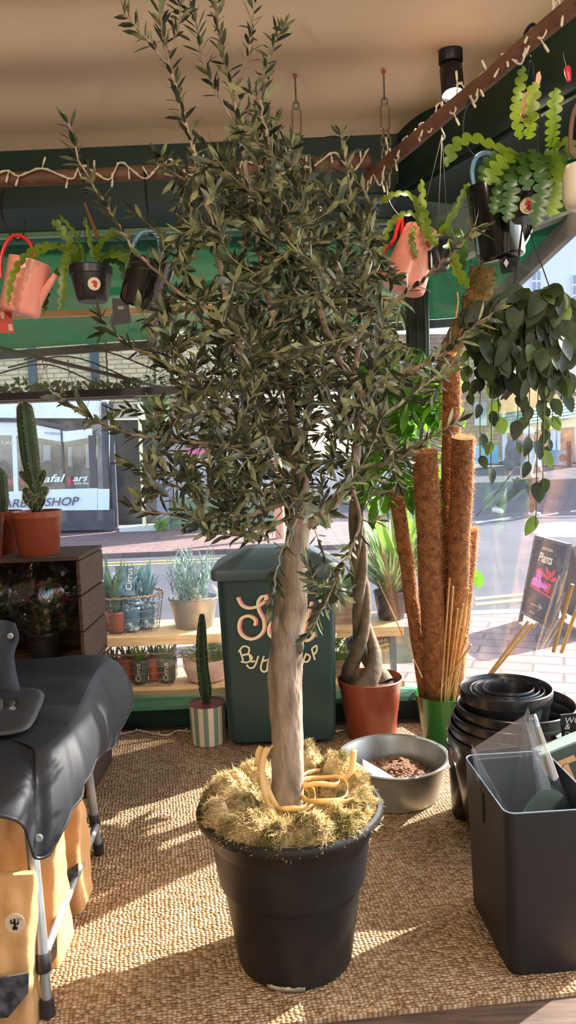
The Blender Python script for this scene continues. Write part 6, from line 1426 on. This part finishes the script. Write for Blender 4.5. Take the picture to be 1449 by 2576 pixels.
def btext(s_, x0, y0, x1, y1, cap, m_, nm, shear=.25, d=-.06, bold=0, flip=False, par=None):
    a, b = bp(x0, y0, d), bp(x1, y1, d); r = (b-a).normalized(); u = Vector((-r.z, 0, r.x)); mb = MB(); size = cap*BY/1900/.72
    if flip: text_mb(mb, s_, b, -r, u, size, shear, extr=-.002, bold=bold)
    else: text_mb(mb, s_, a, r, u, size, shear, extr=.002, bold=bold)
    # stretch to the measured width
    vs = [Vector(v) for v in mb.v]; tt = [(v-a).dot(r) for v in vs]; lo, hi = min(tt), max(tt); k = (b-a).length/(hi-lo)
    mb.v = [tuple(v+r*((q-lo)*k-q)) for v, q in zip(vs, tt)]
    mb.build(nm, m_, par or t, smooth=False)
DTX = mat('dark_lettering', srgb(70, 74, 80), .6)
btext('BARBER SHOP', -10, 1278, 200, 1270, 21, DTX, 'lettering', .3, -.09, .012); btext('trafal', 84, 1214, 166, 1211, 19, WHITE, 'lettering', .35, -.06, .02)
btext('g', 170, 1212, 180, 1211, 16, mat('barber_red', srgb(212, 60, 84), .5), 'red_letter', .2, -.06, .03); btext('ars', 184, 1211, 222, 1209, 16, WHITE, 'lettering', .35, -.06, .02); btext('barber shop', 186, 1219, 223, 1218, 7, WHITE, 'lettering', .2, -.06, .01)
m = MB()
for k in range(3): quad(m, [(170, 1208+k*5), (183, 1207+k*5), (183, 1210+k*5), (170, 1211+k*5)], -.06, .004)
m.build('red_bars', MATS['barber_red'], t, smooth=False)
btext('era-brighton.com', 112, 1091, 154, 1094, 7, DTX, 'lettering', 0, -.03, 0, True); btext('SALV', 2, 1116, 30, 1118, 8, WHITE, 'lettering', 0, -.03, 0, True)  # mirrored words, a reflection of the shop opposite built as lettering
m = MB(); quad(m, [(-400, 1214), (65, 1205), (65, 1219), (-400, 1230)], .1, .02); m.build('red_band', MATS['barber_red'], t, smooth=False)
# doorway, pillar, green tiled wall
t = thing('shop_entrance', 'dark recessed doorway numbered 18 beside the barber shop', 'entrance', bp(340, 1330))
m = MB(); quad(m, [(276, 1322), (395, 1318), (395, 1056), (276, 1056)], .6, .05); m.build('dark_recess', mat('dark_recess', srgb(58, 60, 58), .7, c2=srgb(84, 86, 80), vs=1.2), t, smooth=False)
m = MB(); a, b = bp(276, 1012, .3), bp(390, 1012, .3); m.slab([(a.x, BY+.3, a.z), (b.x, BY+.3, a.z), (b.x, BY+.3, 8.5), (a.x, BY+.3, 8.5)], (0, .4, 0)); m.build('upper_wall', STONE, t, smooth=False)
m = MB(); quad(m, [(280, 1054), (345, 1052), (345, 1014), (280, 1014)], .0, .1); m.build('fanlight', mat('beige_panel', srgb(170, 156, 130), .6), t, smooth=False)
btext('18', 312, 1040, 327, 1039, 12, mat('gold_paint', srgb(224, 184, 90), .4), 'lettering', 0, -.03, .01, par=t)
for x0, x1 in ((272, 282), (345, 352)): m = MB(); quad(m, [(x0+14, 1325), (x1+14, 1325), (x1, 1010), (x0, 1010)], -.05, .1); m.build('door_post', GREYD if x0 < 300 else CREAM, t, smooth=False)
m = MB(); a, b = bp(300, 1338, -.25), bp(392, 1334, -.25); m.box(((a.x+b.x)/2, BY+.1, GZ+.08), (b.x-a.x, .7, .09)); m.build('step', mat('step_stone', srgb(206, 200, 188), .8), t, smooth=False)
t = thing('green_tiled_shop', 'shop with a green tiled lower wall right of the dark doorway', 'building', bp(560, 1340))
m = MB(); quad(m, [(395, 1345), (426, 1343), (420, 1000), (392, 1000)], -.08, .4); m.build('pillar', mat('grey_pillar', srgb(132, 132, 142), .7), t, smooth=False)
TILEG = brick_mat('green_tiles', srgb(96, 120, 86), srgb(84, 110, 78), srgb(120, 136, 110), 1, .30, .12, .01, rough=.4, plane='XZ')
m = MB(); quad(m, [(426, 1340), (760, 1326), (760, 1240), (426, 1252)], 0, .1); m.build('lower_wall', TILEG, t, smooth=False)
m = MB(); quad(m, [(426, 1252), (760, 1240), (760, 1050), (426, 1050)], .3, .05); m.build('window_display', mat('window_display', srgb(200, 190, 180), .7, c2=srgb(150, 150, 150), vs=1.6), t, smooth=False)
m = MB(); quad(m, [(426, 1060), (760, 1050), (760, 1000), (426, 1000)], 0, .1); m.build('fascia', mat('brown_fascia', srgb(140, 116, 96), .7), t, smooth=False)
m = MB(); quad(m, [(468, 1145), (530, 1142), (530, 1118), (468, 1118)], .2, .05); m.build('pink_poster', mat('poster_pink', srgb(214, 110, 140), .6), t, smooth=False)
m = MB(); a, b = bp(396, 1000, .3), bp(900, 1000, .3); m.slab([(a.x, BY+.3, a.z), (b.x, BY+.3, a.z), (b.x, BY+.3, 9), (a.x, BY+.3, 9)], (0, .4, 0)); m.build('upper_wall', STONE, t, smooth=False)
m = MB(); c = bp(406, 1336, -.4); random.seed(5)
for i in range(50): m.leaf((c.x+U(-.12, .12), c.y+U(-.1, .1), GZ+.04+U(0, .2)), (U(-1, 1), U(-1, 1), 1), rv(1), .12, .07, .2, k=3)
tag(m.build('weed', BRIGHT, loc=(c.x, c.y, GZ+.04)), 'small bright weed growing at the foot of the grey pillar', 'plant')
m = MB(); c = at(705, 1340, 13.5); m.tube([(c.x, 13.5, GZ+.04), (c.x-.02, 13.5, 1.0), (c.x-.02, 13.5, 1.35)], [.09, .12, .1], 14); tag(m.build('orange_bollard', mat('orange_plastic', srgb(214, 140, 110), .6), loc=(c.x, 13.5, GZ+.04)), 'pale orange bollard across the street behind the olive trunk', 'bollard')
# ---- right hand street
QY = 27.0
def qp(x, y, d=0.0): return at(x, y, QY+d)
def qd(m, pts, d=0.0, th=.3): m.slab([qp(x, y, d) for x, y in pts], (0, th, 0))
t = thing('yellow_shop', 'shop with a yellow upper wall and teal striped fascia at the end of the street', 'building', qp(1350, 1165))
YW = mat('yellow_render', srgb(222, 190, 130), .8, c2=srgb(206, 172, 116), vs=.6)
m = MB(); qd(m, [(1262, 1040), (1600, 985), (1600, 850), (1262, 930)]); m.build('upper_wall', YW, t, smooth=False)
m = MB()
for k in range(4): qd(m, [(1262, 1046+k*8), (1600, 990+k*8), (1600, 994+k*8), (1262, 1050+k*8)], -.15, .1)
m.build('teal_stripes', mat('teal_paint', srgb(84, 170, 178), .6), t, smooth=False)
m = MB(); qd(m, [(1262, 1075), (1600, 1025), (1600, 1060), (1262, 1090)], -.05, .1); m.build('sign_board', CREAM, t, smooth=False)
m = MB(); qd(m, [(1262, 1170), (1600, 1170), (1600, 1050), (1262, 1080)], .6, .1); m.build('display', mat('display_goods', srgb(110, 100, 90), .8, c2=srgb(200, 150, 120), vs=2.2, det=8), t, smooth=False)
for x in (1268, 1322, 1390, 1402, 1450): m = MB(); qd(m, [(x, 1168), (x+8, 1168), (x+8, 1060), (x, 1060)], -.02, .2); m.build('window_post', mat('pale_post', srgb(196, 214, 222), .6), t, smooth=False)
m = MB(); qd(m, [(1215, 1170), (1600, 1176), (1600, 1164), (1215, 1160)], -.3, .3); m.build('plinth', GREYD, t, smooth=False)
m = MB(); text_mb(m, 'Coasty', qp(1432, 1000, -.2), (1, 0, .25), (0, 0, 1), .5, .2); m.build('lettering', GREYD, t, smooth=False)
m = MB(); text_mb(m, 'ABC', qp(1405, 1060, -.2), (1, 0, .15), (0, 0, 1), .2); m.build('sign_lettering', DTX, t, smooth=False)
for k, (x0, x1, y0, y1, lb) in enumerate([(1205, 1255, 1120, 1166, 'left light blue utility box at the far pavement'), (1365, 1432, 1132, 1170, 'right light blue utility box at the far pavement')]):
    m = MB(); qd(m, [(x0, y1), (x1, y1), (x1, y0), (x0, y0)], -1.2, .8); t = tag(m.build('utility_box', mat('light_blue_box', srgb(92, 164, 196), .6), loc=qp(x0, y1, -1.2), smooth=False), lb, 'box', 'boxes on the far pavement')
    if k: m = MB(); c = qp(1416, 1152, -1.22); m.lathe([(.10, 0), (.13, 0), (.13, .02), (.10, .02)], c, 20, Matrix.Rotation(PI/2, 3, 'X')); m.build('ring_mark', GREYD, t)
for x, y0, lb in ((1432, 1110, 'black bollard on the far pavement by the right blue box'), ):
    m = MB(); a, b = qp(x, 1175, -1.6), qp(x, y0, -1.6); m.tube([a, b], .09, 10); tag(m.build('bollard', BLKMET, loc=a), lb, 'bollard')
t = thing('brick_building', 'brown brick building with railings beyond the crossing', 'building', at(1200, 1160, 36))
m = MB(); m.slab([at(900, 1180, 36), at(1330, 1180, 36), at(1330, 840, 36), at(900, 840, 36)], (0, 1, 0)); m.build('wall', brick_mat('brown_brick', srgb(150, 120, 96), srgb(128, 100, 80), srgb(110, 92, 78), 1, .6, .2, .03, plane='XZ'), t, smooth=False)
for k in range(5):
    x = 930+k*66
    for y in (900, 1010): m = MB(); m.slab([at(x, y+60, 35.9), at(x+30, y+60, 35.9), at(x+30, y, 35.9), at(x, y, 35.9)], (0, .05, 0)); m.build('window', mat('far_window', srgb(160, 180, 196), .3), t, smooth=False)
m = MB(); m.slab([at(1180, 1010, 35.5), at(1300, 1004, 35.5), at(1300, 1000, 35.5), at(1180, 1006, 35.5)], (0, .1, 0))
for k in range(16): m.bar(at(1185+k*7, 1045, 35.5), at(1185+k*7, 1004, 35.5), .04)
m.build('railing', WIRE, t, smooth=False)
t = thing('white_building', 'tall white rendered building with sash windows in the upper right', 'building', at(1400, 1100, 22))
WB = mat('bluish_white_render', srgb(214, 218, 230), .8)
m = MB(); m.slab([at(1305, 905, 22), at(1900, 905, 22), at(1900, 520, 22), at(1305, 560, 22)], (0, 3, 0)); m.build('wall', WB, t, smooth=False)
for x0, x1, y0, y1 in ((1338, 1362, 680, 762), (1440, 1470, 690, 770), (1425, 1460, 810, 900)):
    m = MB(); m.slab([at(x0, y1, 21.92), at(x1, y1-4, 21.92), at(x1, y0-6, 21.92), at(x0, y0, 21.92)], (0, .06, 0)); f_ = m.build('window', WHITE, t, smooth=False)
    m = MB()
    for a in (0, 1):
        for b in (0, 1, 2):
            w2, h2 = (x1-x0)/2, (y1-y0)/3; m.slab([at(x0+a*w2+2, y0+(b+1)*h2-3, 21.9), at(x0+(a+1)*w2-2, y0+(b+1)*h2-4, 21.9), at(x0+(a+1)*w2-2, y0+b*h2+1, 21.9), at(x0+a*w2+2, y0+b*h2+2, 21.9)], (0, .015, 0))
    m.build('panes', mat('sash_glass', srgb(120, 140, 160), .15), f_, smooth=False)
t = thing('terracotta_building', 'pale pink building with a sloping dark gutter at the right picture edge', 'building', at(1440, 1100, 20))
m = MB(); m.slab([at(1390, 985, 20), at(1900, 985, 20), at(1900, 760, 20), at(1430, 880, 20), at(1390, 902, 20)], (0, 1.0, 0)); m.build('wall', mat('pale_pink_render', srgb(226, 200, 184), .8), t, smooth=False)
m = MB(); m.bar(at(1385, 905, 19.9), at(1900, 720, 19.9), .12); m.build('gutter', GREYD, t, smooth=False)

# ================================================================== LIGHT AND CAMERA
SUN_AZ = Vector((.84, .54, 0)).normalized(); EL = math.radians(36)
sd = SUN_AZ*math.cos(EL)+Vector((0, 0, math.sin(EL)))
l = bpy.data.lights.new('sun', 'SUN'); l.energy = 15; l.angle = math.radians(.6); l.color = (1, .95, .88)
o = bpy.data.objects.new('sun', l); col.objects.link(o); o.rotation_euler = sd.to_track_quat('Z', 'Y').to_euler(); o.location = sd*20
w = bpy.data.worlds.new('sky'); bpy.context.scene.world = w; w.use_nodes = True; N = w.node_tree.nodes; Lk = w.node_tree.links
sk = N.new('ShaderNodeTexSky'); sk.sky_type = 'NISHITA'; sk.sun_disc = False; sk.sun_elevation = EL; sk.sun_rotation = math.atan2(SUN_AZ.x, SUN_AZ.y); sk.air_density = 1.0; sk.dust_density = 2.0
Lk.new(sk.outputs[0], N['Background'].inputs['Color']); N['Background'].inputs['Strength'].default_value = .62
def fill_pendant(p, lab, e, up):  # unseen fill lamps, added to brighten the ceiling and the upper leaves
    p = Vector(p); t = thing('added_fill_lamp', lab, 'lamp', Vector((p.x, p.y, CEIL-.02)), 'added fill lamps')
    m = MB()
    for a in ((0,) if not up else (0, 2.1, 4.2)): m.tube([(p.x+.0*a, p.y, CEIL-.02), (p.x+(.2*math.cos(a) if up else 0), p.y+(.2*math.sin(a) if up else 0), p.z+(.10 if up else .13))], .004, 6)
    m.build('cord', BLKMET, t)
    if up:
        m = MB(); m.lathe([(.05, -.10), (.14, -.07), (.20, .0), (.22, .10), (.215, .10), (.195, .005), (.135, -.06), (0, -.09)], p, 40); m.build('bowl_shade', mat('enamel_shade', srgb(220, 212, 196), .4), t)
        m = MB(); m.sphere(p, .035, 14); m.build('bulb_glass', film('bulb_glass', refl=.2), t)
    else:
        m = MB(); m.tube([p+Vector((0, 0, .10)), p+Vector((0, 0, .15))], [.03, .022], 14); m.build('lamp_holder', BLKMET, t)
        m = MB(); m.sphere(p, .12, 20); m.build('globe', film('globe_glass', refl=.2), t)
    l = bpy.data.lights.new('bulb', 'POINT'); l.energy = e; l.color = (1, .88, .74); l.shadow_soft_size = .04
    o = bpy.data.objects.new('bulb', l); col.objects.link(o); o.location = p-OFF[t]; o.parent = t
for x, y, z, e, lb, up in ((-1.0, .7, 2.60, 40, 'added fill lamp in a clear globe, left behind the camera', 0), (.8, .5, 2.60, 40, 'added fill lamp in a clear globe, right behind the camera', 0), (.1, -1.8, 2.4, 30, 'added fill lamp in a clear globe, by the shop door', 0)): fill_pendant((x, y, z), lb, e, up)
for x, y, e, lb in ((-1.2, 1.5, 6, 'added fill spotlight on the ceiling above the covered table'),): spotlight((x, y, CEIL-.004), lb, e, .06)  # extra spotlight out of view, added for interior fill
cam = bpy.data.cameras.new('camera'); co = bpy.data.objects.new('camera', cam); col.objects.link(co)
cam.sensor_fit = 'VERTICAL'; cam.sensor_height = 24; cam.lens = 24*FPX/IH; cam.clip_start = .05; cam.clip_end = 300
co.location = (0, 0, EYE); co.rotation_mode = 'XYZ'
mx = Matrix.Rotation(PI/2-PITCH, 4, 'X') @ Matrix.Rotation(-ROLL, 4, 'Z'); co.rotation_euler = mx.to_euler()
sc = bpy.context.scene; sc.camera = co
sc.view_settings.view_transform = 'Standard'; sc.view_settings.look = 'None'; sc.view_settings.gamma = 1; sc.view_settings.exposure = .5; sc.view_settings.use_curve_mapping = False
sc.cycles.max_bounces = 10; sc.cycles.transparent_max_bounces = 24; sc.cycles.use_denoising = True
bpy.context.view_layer.update()
